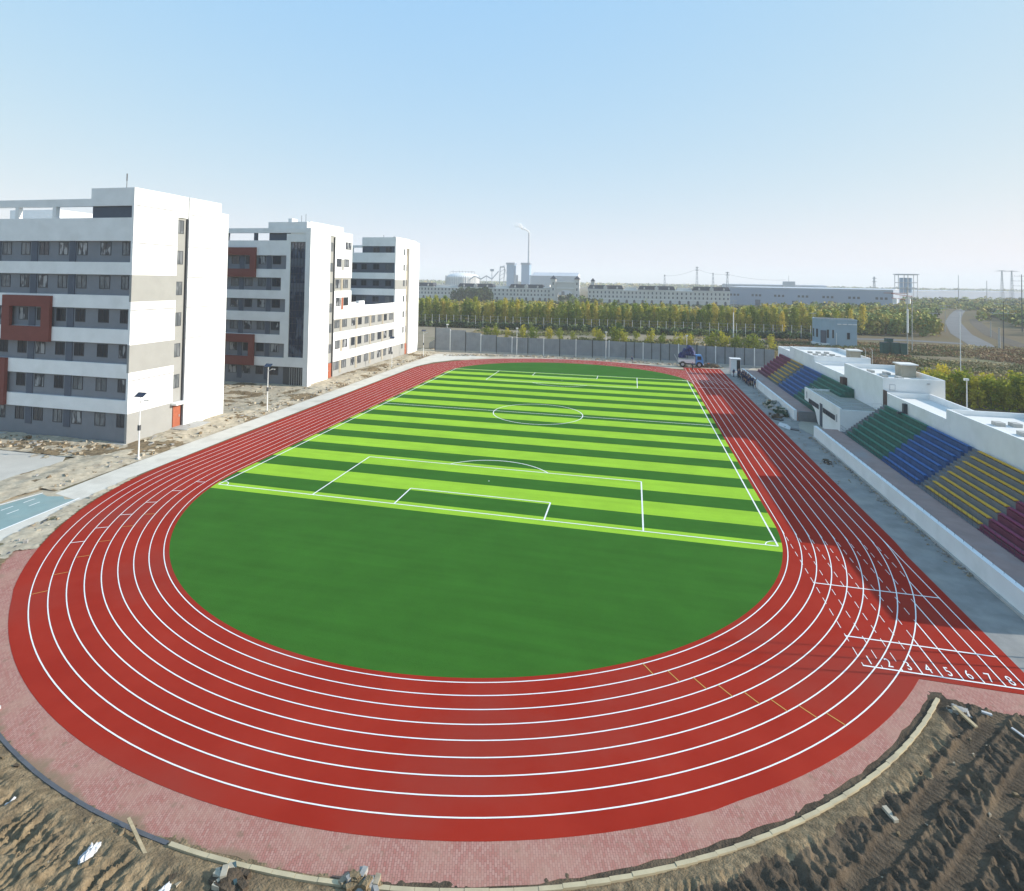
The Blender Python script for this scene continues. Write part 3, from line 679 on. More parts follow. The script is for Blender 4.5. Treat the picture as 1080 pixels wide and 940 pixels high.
# entrance under the curtain wall
part('entrance', M['dark_steel'], b2, org, (-65.0, X2 - .3, Yc - .1, Yc - .002, .1, 4.5))
part('entrance_bars', M['steel'], b2, org, *[(-63.2 + i * .62, -63.1 + i * .62, Yc - .2, Yc - .11, .1, 4.4) for i in range(7)])
for k, (zt, zb) in enumerate(((31.85, 28.45), (26.35, 23.2), (21.1, 17.9), (15.6, 12.3), (10.2, 6.8), (4.6, 0))):
    for x0, x1 in ((-80.4, -78.2), (-76.4, -74.3), (-72.7, -70.6), (-68.7, -66.4)):
        win_y(b2, org, x0, x1, zt - 2.2, zt - .15, Yc)
    for x0 in (-78.0, -70.3): part('pier', M['blue_grey'], b2, org, (x0, x0 + 1.25, Yc - .12, Yc + .05, zb + (1.2 if k == 5 else 0), zt))
for x0, x1, z0, z1, wx0, wx1, wz0, wz1 in ((-84, -73, 26.4, 33.8, -82, -74.6, 28.45, 31.85), (-84, -72.9, 4.6, 12.2, -82, -74.4, 6.8, 10.2)):
    y0, y1 = Y2 - .5, Y2 - .003
    part('red_frame', M['brick_red'], b2, org, (x0, x1, y0, y1, wz1, z1), (x0, x1, y0, y1, z0, wz0), (x0, wx0, y0, y1, wz0, wz1), (wx1, x1, y0, y1, wz0, wz1))
# side face towards the track
part('side_panel', M['white'], b2, org, (Xc, X2, 12.6, 22.7, -.3, 40.3), (Xc, X2 - .003, 22.7, 29.4, 37.5, 40.28), (Xc, X2 - .006, 25.3, 35.0, 31.8, 38.9), (Xc, X2 - .006, 25.3, 35, 26.5, 31.8), (Xc, X2 - .006, 25.3, 35, 18.6, 23.0), (Xc, X2 - .006, 25.3, 34.3, 4.2, 11.9))
part('side_panel', M['warm_grey'], b2, org, (Xc, X2 - .25, 25.3, 35, 23.0, 26.5), (Xc, X2 - .25, 25.3, 66.3, 11.9, 15.4), (Xc, X2 - .25, 34.3, 66.3, 6.45, 9.85), (Xc, X2 - .25, 25.3, 76.6, -.3, 4.2))
part('side_panel', M['white'], b2, org, (Xc, X2 - .01, 34.3, 66.3, 9.85, 11.9), (Xc, X2 - .01, 34.3, 66.3, 4.2, 6.45), (Xc, X2 - .012, 25.3, 66.3, 15.4, 18.6))
part('parapet', M['white'], b2, org, (-72, -71.7, 35, 66.3, 17.7, 18.6))
part('wing_roof', M['roof_white'], b2, org, (-71.7, Xc, 35.01, 66.3, 17.7, 17.8))
part('roof_box', M['white'], b2, org, (-64, -62, 40, 46, 17.8, 18.9), (-66, -65, 52, 56, 17.8, 19.4))
part('stair_strip', M['warm_grey'], b2, org, (Xc, Xc + .06, 22.7, 25.3, 4.2, 37.5))
part('drainpipe', M['frame'], b2, org, (Xc, X2 + .06, 24.95, 25.15, .4, 37.2))
for i in range(7):
    z = 34.6 - 5.37 * i
    if z > 3: win_x(b2, org, 23.15, 24.6, z - 1.1, z + 1.2, Xc + .06, 0, 2)
dr = part('door', M['door_red'], b2, org, (Xc, Xc + .18, 23.2, 25.2, .2, 4.0)); part('handle', M['steel'], dr, org, (Xc + .18, Xc + .24, 23.5, 23.65, 1.9, 2.3))
def spair(z0, z1, ys, x):
    for a, b in ys: win_x(b2, org, a, b, z0, z1, x, 1, random.choice([0, 2, 2, 1]))
first = ((26.1, 28.8), (30.4, 33.1)); rest = ((35.9, 38.1), (40.0, 42.3), (44.4, 46.9), (49.0, 51.3), (53.6, 56.2), (58.2, 60.4), (62.4, 65.4))
xw, xg = X2 - .006, X2 - .25
spair(34.4, 36.4, ((31.0, 34.4),), xw); spair(29.5, 31.7, first, xw); spair(23.7, 26.1, first, xg); spair(18.9, 21.2, first, xw)
spair(13.0, 15.1, first + rest, xg); spair(7.4, 9.7, first, xw); spair(7.4, 9.7, rest, xg); spair(1.8, 4.0, first + rest, xg)
for z0, z1, x, cnt, mm in ((28.7, 31.6, xw, 1, 'warm_grey'), (23.2, 26.3, xg, 1, 'tan'), (17.9, 21.2, xw, 1, 'door_red'), (12.0, 15.3, xg, 4, 'tan'), (6.6, 9.8, xw, 1, 'tan'), (6.5, 9.8, xg, 3, 'tan'), (.8, 4.1, xg, 4, 'tan')):
    ys = (29.2, 38.6, 47.8, 56.8)
    ys = ys[:cnt] if x == xw or cnt != 3 else ys[1:]
    for y in ys: part('pilaster', M[mm], b2, org, (x - .02, x + .12, y, y + .9, z0, z1))
# rear block
XR = X2
part('side_panel', M['white'], b2, org, (Xc, XR, 66.3, 75.9, 26.1, 40.5), (Xc, XR, 66.3, 75.9, 4.2, 22.9), (Xc, XR + .2, 78.2, 88.0, -.3, 39.8), (Xc, XR - .004, 75.9, 78.2, 37.2, 40.48))
part('side_panel', M['warm_grey'], b2, org, (Xc, XR - .02, 66.3, 75.9, 22.9, 26.1))
part('stair_strip', M['tan'], b2, org, (Xc, Xc + .06, 75.9, 78.2, .2, 37.2))
for i in range(7):
    z = 34.7 - 5.37 * i
    win_x(b2, org, 73.2, 74.5, z, z + 2.1, XR - (.02 if 22.9 < z < 26 else 0) - (.25 if z < 4 else 0), 0, 2)
    if z > 4: win_x(b2, org, 76.0, 77.3, z, z + 2.2, Xc + .06, 0, 2)
dr = part('door', M['door_red'], b2, org, (Xc + .06, Xc + .18, 76.3, 77.9, .2, 3.9))
part('handle', M['steel'], dr, org, (Xc + .18, Xc + .24, 76.5, 76.65, 1.9, 2.3))
yr, yrc = 66.3, 66.75
part('penthouse_wall', M['white'], b2, org, (-71.3, Xc, yr, 86, 37.4, 40.4))
part('roof_beam', M['white'], b2, org, (-98, -71.31, yr, yr + .8, 36.9, 37.7))
for x in (-75.0, -83): part('roof_post', M['white'], b2, org, (x - .4, x + .4, yr + .003, yr + .6, 35.2, 36.9))
for a, b in ((35.2, 31.85), (28.45, 26.35), (23.1, 20.9)): part('rear_band', M['white'], b2, org, (-98, Xc, yr, yrc, b, a))
part('recess_panel', M['blue_grey'], b2, org, (-71.3, Xc, yrc - .1, yrc + .1, 35.2, 37.4))
part('rear_recess', M['blue_grey'], b2, org, (-98, Xc, yrc - .06, yrc, 17.8, 20.9), (-98, Xc, yrc - .06, yrc, 23.1, 26.35), (-98, Xc, yrc - .06, yrc, 28.45, 31.85))
for zt in (37.2, 31.6, 26.1, 20.7):
    for x0, x1 in ((-75.2, -73.2), (-71.6, -69.6), (-67.3, -65), (-62.8, -60.6)):
        if zt > 37 and x0 < -70: continue
        win_y(b2, org, x0, x1, zt - 2.1, zt - .2, yrc - .06 if zt < 37 else yrc - .1, 1, random.choice([0, 0, 2]))
an = MB(); an.tube((-66, 72, 40.4), (-66, 72, 41.6), .08); an.tube((-63, 74, 40.4), (-63, 74, 41.2), .2); an.build('antenna', M['dark_steel'], b2, org)

# ------------------------------------------------------------------ grandstands and pavilion
SEC = {'yellow': mat('yellow_bench_paint', (.62, .36, .035), .7, .08, 1.5), 'blue': mat('blue_bench_paint', (.045, .14, .36), .65, .12, 1.2), 'green': mat('green_bench_paint', (.05, .20, .14), .65, .15, 1.2), 'maroon': mat('maroon_bench_paint', (.23, .035, .085), .65, .12, 1.2)}
STEP = {'yellow': M['grey_step'], 'blue': mat('blue_step_paint', (.05, .10, .22), .8, .15, 1.0, blotch=(.4, (.06, .10, .22), .5)), 'green': mat('green_step_paint', (.045, .13, .10), .8, .15, 1.0, blotch=(.4, (.08, .12, .11), .5)), 'maroon': mat('maroon_step_paint', (.16, .04, .07), .8, .15, 1.0)}
M['walkway'] = mat('red_brown_walkway', (.34, .235, .205), .9, .1, .5, blotch=(.2, (.30, .28, .27), .7))
NR, RX, RZ, DX, DZ = 8, 53.5, 1.95, .80, .67
def stand(label, y0, y1, sections, aisles, wall_y, name='grandstand'):
    org = (56, (y0 + y1) / 2, 0)
    t = thing(name, org, label, 'grandstand')
    for c, a, b in sections:
        st = MB(); prof = [(RX - .35, 0)]
        prof.append((RX - .35, RZ - .32))
        z = RZ - .32; x = RX
        prof += [(RX, z)]
        for i in range(NR):
            z = RZ + DZ * i - .02; prof += [(RX + DX * i, z), (RX + DX * (i + 1), z)]
        prof += [(RX + DX * NR, 0)]
        st.prism_y(prof, a, b); st.build('seat_steps', STEP[c], t, org)
        for i in range(NR):
            bn = MB(); zz = RZ + DZ * i - .02; xx = RX + DX * i
            bn.box(xx + .02, xx + .40, a + .12, b - .12, zz + .12, zz + .22)
            k = a + .5
            while k < b - .2: bn.box(xx + .1, xx + .32, k, k + .12, zz, zz + .12); k += 1.6
            bn.build('bench', SEC[c], t, org)
    for a, b in aisles:
        st = MB(); prof = [(RX - .35, 0), (RX - .35, RZ - .32), (RX, RZ - .32)]
        for i in range(NR * 2): z = RZ - .02 - DZ / 2 + DZ / 2 * i; prof += [(RX + DX / 2 * i, z), (RX + DX / 2 * (i + 1), z)]
        prof += [(RX + DX * NR, 0)]
        st.prism_y(prof, a, b); st.build('stair_aisle', M['grey_step'], t, org)
    xw0, xw1 = 49.25, 49.75
    part('front_wall', M['white'], t, org, (xw0, xw1, wall_y[0], wall_y[1], -.1, 2.05))
    part('wall_plinth', M['concrete'], t, org, (xw0 - .22, xw0, wall_y[0], wall_y[1], -.1, .24))
    part('walkway', M['walkway'], t, org, (xw1, RX - .3, wall_y[0] + .003, wall_y[1] - .003, -.1, 1.63))
    rl = MB(); y = wall_y[0]
    while y <= wall_y[1]: rl.tube((RX - .4, y, 1.62), (RX - .4, y, 2.75), .014, n=4); y += 1.0
    for z in (2.72, 2.2): rl.tube((RX - .4, wall_y[0], z), (RX - .4, wall_y[1], z), .016, n=4)
    y = wall_y[0]
    while y <= wall_y[1]: rl.tube((xw1 - .2, y, 2.05), (xw1 - .2, y, 2.35), .012, n=4); y += 1.6
    rl.build('railing', M['dark_steel'], t, org)
    return t, org
near, no = stand('long grandstand nearer the start line, bands of green, blue, yellow and maroon benches', -60, -4.8,
    [('green', -21, -6.6), ('blue', -31.7, -21.01), ('yellow', -45.5, -33.6), ('maroon', -60, -45.51)], [(-6.6, -4.85), (-33.6, -31.7)], (-62, -3.6))
far, fo = stand('short grandstand near the far fence, bands of maroon, yellow, blue and green benches', 10, 66,
    [('green', 9.6, 27), ('blue', 27.01, 41), ('yellow', 42.6, 53.5), ('maroon', 53.51, 66)], [(41, 42.6)], (9.3, 66.5))
XB = 60.0
def roomblock(t, org, x0, x1, y0, y1, z1, zr, nm='upper_room', th=.28, open_y0=False):
    """rooms behind the seats: a walled block with a parapet round a sunken roof"""
    b = MB(); b.box(x0, x0 + th, y0, y1, 0, z1); b.box(x1 - th, x1, y0, y1, 0, z1)
    b.box(x0 + th, x1 - th, y0, y0 + th, 0, z1 - .003); b.box(x0 + th, x1 - th, y1 - th, y1, 0, z1 - .003)
    o = b.build(nm, M['white'], t, org)
    part('roof', M['roof_white'], t, org, (x0 + th, x1 - th, y0 + th, y1 - th, zr - .3, zr))
    return o
def skylights(t, org, xs, ys, z):
    for x in xs:
        for y in ys: part('skylight', M['concrete'], t, org, (x, x + .9, y, y + 1.3, z, z + .45))
roomblock(near, no, XB, 67.0, -24.5, -3.85, 8.65, 7.75)
roomblock(near, no, XB, 69.4, -46, -24.51, 10.0, 9.35)
roomblock(near, no, XB, 67.0, -60, -46.01, 8.65, 7.75)
skylights(near, no, (62.6, 64.4), (-31, -36, -41), 9.35); part('skylight', M['concrete'], near, no, (61.6, 62.3, -23.6, -22.2, 7.75, 8.3), (61.0, 61.5, -22.0, -21.2, 7.75, 8.2), (62.2, 62.8, -21.6, -20.6, 7.75, 8.2))
part('door', M['brown'], near, no, (XB - .12, XB - .002, -5.3, -4.0, 6.4, 9.0))
part('speaker_box', M['dark_steel'], near, no, (XB - .5, XB - .003, -12.9, -12.2, 6.8, 8.3), (XB - 1.3, XB - .5, -12.8, -12.3, 6.7, 7.0))
roomblock(far, fo, XB, 72.0, 15.5, 35.8, 8.55, 7.9)
roomblock(far, fo, XB, 72.0, 35.81, 57.7, 9.85, 9.1)
roomblock(far, fo, XB, 72.0, 57.71, 71.0, 8.5, 7.8)
skylights(far, fo, (62.3, 64.2, 66.1), (39.5, 44, 48.5), 9.1)
part('roof_hut', M['tan'], far, fo, (68.2, 70.4, 37.2, 40.0, 9.1, 11.2)); part('hut_roof', M['roof_white'], far, fo, (67.9, 70.7, 36.9, 40.3, 11.2, 11.45))
# pavilion between the stands
po = (58, 4, 0)
pv_ = thing('pavilion', po, 'white two level pavilion with a flat grey terrace standing between the two grandstands', 'pavilion')
wl = MB(); prof = [(-4.8, 0), (7.0, 0), (7.6, .25), (8.3, .9), (8.9, 1.7), (9.6, 2.3), (11.5, 2.9), (16.5, 3.0), (16.5, 5.55), (-4.8, 5.55)]
wl.prism_x(prof, 53.0, 53.3); wl.build('front_wall', M['white'], pv_, po)
part('terrace', mat('terrace_screed', (.30, .30, .27), .9, .08, .4, blotch=(.15, (.36, .34, .22), .7)), pv_, po, (53.3, 60.0, -4.52, 16.2, 4.7, 4.98))
wl = MB(); wl.prism_y([(53.3, 0), (60, 0), (60, 5.3), (53.3, 5.3)], -4.8, -4.52); wl.build('side_wall', M['white'], pv_, po)
part('far_wall', M['white'], pv_, po, (53.3, 60, 15.9, 16.2, 3.0, 5.3))
for a, b in ((9.4, 13.2), (6.9, 9.2), (2.9, 4.2), (-2.3, 2.5)):
    k = max(1, int((b - a) / .8)); w_ = MB(); w_.box(52.94, 53.02, a, b, 2.95, 3.8)
    o = w_.build('window', GL[0], pv_, po)
    part('window_frame', M['frame'], o, po, *([(52.9, 52.96, a + (b - a) * i / k - .03, a + (b - a) * i / k + .03, 2.95, 3.8) for i in range(k + 1)] + [(52.9, 52.96, a, b, z - .03, z + .03) for z in (2.95, 3.8)]))
part('door', M['blue_grey'], pv_, po, (52.9, 53.02, 4.7, 6.1, .1, 4.3))
part('wall_light', M['steel'], pv_, po, (52.85, 53.02, -3.4, -3.15, 2.9, 4.2), (52.85, 53.02, 14.6, 14.85, 3.6, 4.9))
up = roomblock(pv_, po, XB, 69.3, -3.55, 15.2, 10.95, 10.1, 'upper_room')
part('door', M['brown'], pv_, po, (59.2, 59.998, 13.6, 15.3, 4.98, 8.2))
part('roof_hut', M['tan'], pv_, po, (66.0, 68.3, 4.4, 7.2, 10.1, 12.3)); part('hut_roof', M['roof_white'], pv_, po, (65.7, 68.6, 4.1, 7.5, 12.3, 12.5))
for x, y in ((62.6, 3), (64.2, 0.8), (62.4, 8.5), (64.2, 6.2)): part('skylight', M['concrete'], pv_, po, (x, x + .7, y, y + 2.0, 10.1, 10.55))
part('wall_vent', M['steel'], pv_, po, (61.0, 61.9, -3.6, -3.552, 8.9, 9.9)); part('vent_face', M['white'], pv_, po, (61.1, 61.8, -3.62, -3.601, 9.0, 9.8))
part('wall_lamp', M['steel'], pv_, po, (66.6, 67.0, -3.75, -3.552, 10.2, 10.35))
rl = MB()
for (x0, y0), (x1, y1) in (((59.8, -3.6), (56.5, -4.7)), ((56.5, -4.7), (53.2, -4.7)), ((53.2, -4.7), (53.2, 12))):
    k = max(2, int(math.hypot(x1 - x0, y1 - y0) / 1.4))
    for i in range(k + 1):
        x, y = x0 + (x1 - x0) * i / k, y0 + (y1 - y0) * i / k; rl.tube((x, y, 5.0), (x, y, 6.5), .02, n=5)
    for z in (6.5, 5.9): rl.tube((x0, y0, z), (x1, y1, z), .02, n=5)
rl.build('railing', M['steel'], pv_, po)
part('stair_passage', M['grey_step'], far, fo, (50.0, 60, 8.95, 9.3, -.1, 1.9), (53.3, 60, 9.0, 9.32, 1.9, 3.5))
# forecourt slab in front of the pavilion
fc = MB(); fc.prism([(50.0, -3.2), (52.95, -3.2), (52.95, 8.5), (50.4, 9.2), (49.2, 6), (48.6, 3), (49.0, 0)], -.1, .05)
struct(fc.build('forecourt', mat('forecourt_screed', (.34, .32, .26), .9, .08, .5)), 'worn tan screed in front of the pavilion door', 'pavement')

# ------------------------------------------------------------------ metal fence at the far end
M['fence'] = mat('grey_fence_sheet', (.27, .29, .31), .55, .08, .4, blotch=(.3, (.20, .215, .23), .6))
fo_ = (4, 89.5, 0)
fn = thing('metal_fence', fo_, 'long grey sheet metal fence with dark posts behind the far curve', 'fence')
xs = list(np.arange(-52.5, 62, 5.72))
def fy(x): return float(np.interp(x, [-52, -20, 10, 35, 62], [89.6, 91.4, 91.8, 88.6, 84.2]))
for i in range(len(xs) - 1):
    x0, x1 = xs[i], xs[i + 1]; h = 6.0 + (2.4 * max(0, (-30 - x0) / 20) if x0 < -30 else 0)
    b = MB(); a0, a1 = fy(x0), fy(x1); nseg = 18
    for k in range(nseg):      # corrugation
        p, q = k / nseg, (k + 1) / nseg; dy = .05 if k % 2 else -.05
        b.add([(x0 + (x1 - x0) * p, a0 + (a1 - a0) * p + dy, .5), (x0 + (x1 - x0) * q, a0 + (a1 - a0) * q + dy, .5), (x0 + (x1 - x0) * q, a0 + (a1 - a0) * q + dy, h), (x0 + (x1 - x0) * p, a0 + (a1 - a0) * p + dy, h)], [(0, 1, 2, 3)])
        if k: yy = a0 + (a1 - a0) * p; xx = x0 + (x1 - x0) * p; b.add([(xx, yy - .05, .5), (xx, yy + .05, .5), (xx, yy + .05, h), (xx, yy - .05, h)], [(0, 1, 2, 3)])
    for z in (1.4, 2.6, 3.8, 5.0): b.add([(x0, a0 - .09, z), (x1, a1 - .09, z), (x1, a1 - .09, z + .07), (x0, a0 - .09, z + .07)], [(0, 1, 2, 3)])
    b.build('fence_panel', M['fence'], fn, fo_, fix=False)
    b = MB(); b.box(x0 - .14, x0 + .14, a0 - .22, a0 - .08, 0, h + .25); b.build('fence_post', M['white_steel'] if i % 2 else M['dark_steel'], fn, fo_)
    if i > 11: b = MB(); b.box(x0 + 2.7, x0 + 2.9, (a0 + a1) / 2 - .2, (a0 + a1) / 2 - .08, 0, h + .3); b.build('fence_post', M['dark_steel'], fn, fo_)
    b = MB(); b.box(x0, x1, min(a0, a1) - .06, max(a0, a1) + .1, 0, .55); b.build('fence_footing', M['concrete'], fn, fo_)
# stray wall at the west end of the fence
cw_ = MB(); cw_.prism_y([(-57, 0), (-50.5, 0), (-50.5, 6.2), (-53, 5.2), (-57, 2.2)], 95.5, 96.2)
cw_ = tag(cw_.build('site_wall', M['concrete'], None, (-54, 96, 0)), 'pale site wall with a sloping top beside the last white block', 'wall')

# ------------------------------------------------------------------ lamps
def street_lamp(x, y, h, label, rz=0, panel=True):
    t = thing('street_lamp', (x, y, 0), label, 'street lamp', 'solar street lamps along the path', rz)
    o = (0, 0, 0)
    b = MB(); b.tube((0, 0, 0), (0, 0, h), .11, .06); b.build('pole', M['white_steel'], t, o)
    b = MB(); b.box(-.25, .25, -.25, .25, 0, .12); b.build('base_plate', M['concrete'], t, o)
    b = MB(); b.box(-.16, .16, -.2, .12, h * .46, h * .46 + .75); b.build('battery_box', M['dark_steel'], t, o)
    b = MB(); b.tube((0, 0, h - .9), (1.0, 0, h - .55), .035); b.build('arm', M['white_steel'], t, o)
    b = MB(); b.box(.75, 1.5, -.13, .13, h - .58, h - .46); b.build('lamp_head', M['steel'], t, o)
    if panel:
        b = MB(); b.add([(-.75, -.4, h - .05), (.75, -.4, h - .05), (.75, .4, h + .45), (-.75, .4, h + .45), (-.75, -.4, h - .1), (.75, -.4, h - .1), (.75, .4, h + .4), (-.75, .4, h + .4)], [(0, 1, 2, 3), (7, 6, 5, 4), (0, 4, 5, 1), (1, 5, 6, 2), (2, 6, 7, 3), (3, 7, 4, 0)])
        b.build('solar_panel', M['blue_pane'], t, o)
    return t
street_lamp(-50.6, -46.1, 9.1, 'white solar street lamp beside the corner of the tall dormitory')
street_lamp(-51.2, -14.7, 9.0, 'white solar street lamp in the gap between the two white blocks')
street_lamp(-51.4, 46.9, 8.8, 'white solar street lamp in front of the three storey wing')
street_lamp(-51.1, 73.2, 8.8, 'white solar street lamp at the far end of the teaching block')
for x, y, h, lb in ((-48.7, 91.9, 9.6, 'white post lamp standing where the tall western fence sheets begin'), (-21.9, 89.8, 9.3, 'white post lamp in front of the fence behind the far goal line'), (9.4, 90.2, 9.0, 'white post lamp at the middle of the grey fence')):
    t = thing('post_lamp', (x, y, 0), lb, 'lamp', 'post lamps along the fence')
    b = MB(); b.tube((0, 0, 0), (0, 0, h), .12, .07); b.build('pole', M['white_steel'], t)
    b = MB(); b.box(-.35, .35, -.25, .25, h, h + .35); b.build('lamp_head', M['white_steel'], t)
t = thing('post_lamp', (38.5, 119, 0), 'white post lamp on the open ground behind the blue lorry', 'lamp', 'post lamps along the fence')
b = MB(); b.tube((0, 0, 0), (0, 0, 6.2), .1, .07); b.build('pole', M['white_steel'], t); b = MB(); b.box(-.4, .4, -.3, .3, 6.2, 6.7); b.build('lamp_head', M['white_steel'], t)

# ------------------------------------------------------------------ lorry, cabin, debris
def wheel(root, x, y, r=.95, w_=.5):
    b = MB(); b.tube((x, y - w_ / 2, r), (x, y + w_ / 2, r), r, n=16); o = b.build('wheel', M['rubber'], root)
    b = MB(); b.tube((x, y - w_ / 2 - .02, r), (x, y + w_ / 2 + .02, r), r * .5, n=12); b.build('rim', M['steel'], o)
lt = thing('cargo_lorry', (36.2, 79.3, 0), 'small blue cab lorry piled with navy tarpaulin cargo in front of the fence', 'lorry')
b = MB(); b.box(-3.5, 3.2, -1.0, 1.0, .95, 1.35); b.build('chassis', M['dark_steel'], lt)
b = MB(); b.box(-3.6, 1.35, -1.25, -1.15, 1.4, 2.5); b.box(-3.6, 1.35, 1.15, 1.25, 1.4, 2.5); b.box(-3.6, 1.35, -1.15, 1.15, 1.36, 1.5); b.box(1.25, 1.35, -1.15, 1.15, 1.5, 3.2); b.build('cargo_bed', M['white_steel'], lt)
b = MB(); b.add([(-3.62, -1.2, 1.5), (-3.62, 1.2, 1.5), (-4.7, 1.2, 3.6), (-4.7, -1.2, 3.6), (-3.72, -1.2, 1.5), (-3.72, 1.2, 1.5), (-4.8, 1.2, 3.6), (-4.8, -1.2, 3.6)], [(0, 1, 2, 3), (7, 6, 5, 4), (0, 4, 5, 1), (2, 6, 7, 3), (1, 5, 6, 2), (3, 7, 4, 0)]); b.build('tailgate', M['white_steel'], lt)
b = MB(); b.prism_y([(1.5, 1.0), (3.8, 1.0), (3.85, 2.3), (3.35, 3.8), (3.1, 4.0), (1.5, 4.0)], -1.15, 1.15); cab = b.build('cab', M['cab_blue'], lt)
b = MB(); b.add([(3.87, -1.0, 2.4), (3.87, 1.0, 2.4), (3.42, 1.0, 3.72), (3.42, -1.0, 3.72)], [(0, 1, 2, 3)]); b.build('windscreen', GL[0], cab)
b = MB(); b.box(2.0, 3.2, -1.17, -1.152, 2.5, 3.6); b.build('side_window', GL[0], cab)
b = MB(); b.box(3.75, 4.0, -1.1, 1.1, .8, 1.2); b.build('bumper', M['white_steel'], lt)
for x in (-2.4, 2.6):
    for y in (-1.0, 1.0): wheel(lt, x, y)
def lump(nm, cx_, cy_, cz_, sx_, sy_, sz_, m, parent=None, loc=None, seed=0, sub=3):
    bm = bmesh.new(); bmesh.ops.create_icosphere(bm, subdivisions=sub, radius=1)
    for v in bm.verts:
        p = v.co; k = .75 + .5 * vnoise(np.array([p.x * 2 + seed]), np.array([p.y * 2 + p.z * 3 + seed]), seed)[0]
        v.co = Vector((cx_ + p.x * sx_ * k, cy_ + p.y * sy_ * k, max(.0, cz_ + p.z * sz_ * k)))
    me = bpy.data.meshes.new(nm); bm.to_mesh(me); bm.free(); me.materials.append(m)
    o = bpy.data.objects.new(nm, me); COL.objects.link(o)
    if parent: o.parent = parent
    if loc: o.location = loc
    return o
for i, (x, y, z, a, c) in enumerate(((-2.6, 0, 2.9, 1.15, 1.6), (-1.3, -.1, 3.7, 1.3, 2.3), (-.2, .1, 4.4, 1.2, 2.6), (.7, 0, 3.6, .9, 2.1))):
    tag(lump('wrapped_cargo', 0, 0, 0, a, .95, c, M['tarp_navy'], None, None, i), 'lump of navy wrapped cargo, %s on the blue cab lorry' % ('nearest the open tailgate', 'second from the tailgate', 'tallest and topmost', 'nearest the cab')[i], 'cargo', 'navy bundles on the lorry').location = (36.2 + x, 79.3 + y, z)
cb = thing('site_cabin', (47.6, 67.5, 0), 'white site cabin on legs with a dark open doorway, near the far grandstand wall', 'cabin')
b = MB(); b.box(-1.35, 1.35, -1.2, 1.2, 1.2, 4.6); b.build('body', M['white_steel'], cb)
b = MB(); b.box(-1.5, 1.5, -1.35, 1.35, 4.6, 4.8); b.build('roof', M['white'], cb)
b = MB(); b.box(.3, 1.25, -1.23, -1.202, 1.3, 4.4); b.build('doorway', M['rubber'], cb)
for x in (-1.2, 1.2):
    for y in (-1.05, 1.05): b = MB(); b.box(x - .12, x + .12, y - .12, y + .12, 0, 1.2); b.build('leg', M['white_steel'], cb)
b = MB(); b.box(-1.2, 1.2, -2.4, -1.4, 0, .6); b.build('entrance_step', M['white_steel'], cb)
def heap(name, x, y, sx_, sy_, h, label, cat, mats, nst=110, smin=.15, smax=.55, hoops=0):
    t = thing(name, (x, y, 0), label, cat)
    lump('mound', 0, 0, 0, sx_, sy_, h, mats[0], t, None, int(x * 7) % 50)
    b = MB()
    for i in range(nst):
        a = random.random() * 6.28; r = math.sqrt(random.random()); px, py = sx_ * r * math.cos(a), sy_ * r * math.sin(a); pz = h * max(0, 1 - r * r) * .8
        s_ = random.uniform(smin, smax); c, sn = math.cos(a * 3), math.sin(a * 3)
        q = [(-s_, -s_ * .5), (s_, -s_ * .5), (s_, s_ * .5), (-s_, s_ * .5)]
        b.prism([(px + u * c - v * sn, py + u * sn + v * c) for u, v in q], pz, pz + s_ * random.uniform(.4, 1.1), random.randrange(len(mats)))
    b.build('broken_pieces', mats, t)
    if hoops:
        b = MB()
        for i in range(hoops):
            px, py, r = random.uniform(-sx_, sx_), random.uniform(-sy_, sy_), random.uniform(.5, .9); th = random.random() * 3
            P = [(px + r * math.cos(k) * math.cos(th), py + r * math.cos(k) * math.sin(th), r + .1 + r * math.sin(k)) for k in np.linspace(0, 2 * math.pi, 15)]
            for k in range(14): b.tube(P[k], P[k + 1], .05, n=5)
        b.build('hoops', M['dark_steel'], t)
    return t
M['dgreen'] = mat('dark_green_netting', (.03, .06, .035), .9, .2, 2)
heap('debris_heap', 48.1, 21.5, 1.6, 4.2, 1.3, 'heap of pale rubble and green waste against the far grandstand wall', 'debris heap', [M['rock2'], M['dgreen'], M['rock3'], M['dgreen'], M['soil_tan']])
heap('debris_heap', 48.2, 14.8, 1.1, 3.2, 1.1, 'low dark green end of waste next to the pavilion forecourt', 'debris heap', [M['dgreen'], M['dgreen'], M['rock2'], M['rock3']], 70)
heap('debris_heap', 42.0, 80.5, 3.2, 1.3, 1.2, 'tangle of dark hoops and pale waste past the end of the home straight', 'debris heap', [M['soil_dark'], M['rock3'], M['rubber'], M['door_red']], 90, .12, .4, 7)
def slab(name, poly, z, m, label, cat):
    b = MB(); cx_, cy_ = np.mean(poly, 0); b.prism(poly, 0, z); return tag(b.build(name, m, None, (float(cx_), float(cy_), .012)), label, cat)
def flat(name, poly, m, label, cat, h=.08):
    b = MB(); c_ = np.mean(np.array(poly), 0); b.prism(poly, .012, .012 + h); return tag(b.build(name, m, None, (float(c_[0]), float(c_[1]), .012)), label, cat)
flat('cement_sheet', [(45.2, 4.0), (46.4, 1.0), (47.2, 1.6), (47.0, 5.0), (46.0, 6.6)], M['plastic'], 'pale cement sheet lying on the strip opposite the pavilion', 'sheet')
flat('fallen_board', [(46.6, 1.0), (47.9, .2), (48.1, 1.4), (46.9, 2.2)], M['dark_steel'], 'dark panel lying on the strip near the pale cement sheet', 'panel', .2)
flat('fallen_board', [(45.4, 9.0), (46.6, 7.8), (47.2, 8.6), (46.2, 10.0)], M['dark_steel'], 'dark panel lying on the strip beside the last green waste', 'panel', .25)
heap('debris_heap', 46.2, 11.0, 1.0, 1.6, .6, 'small brown scrap heap on the strip between the pavilion and the track', 'debris heap', [M['soil_dark'], M['brown'], M['rock2']], 30)
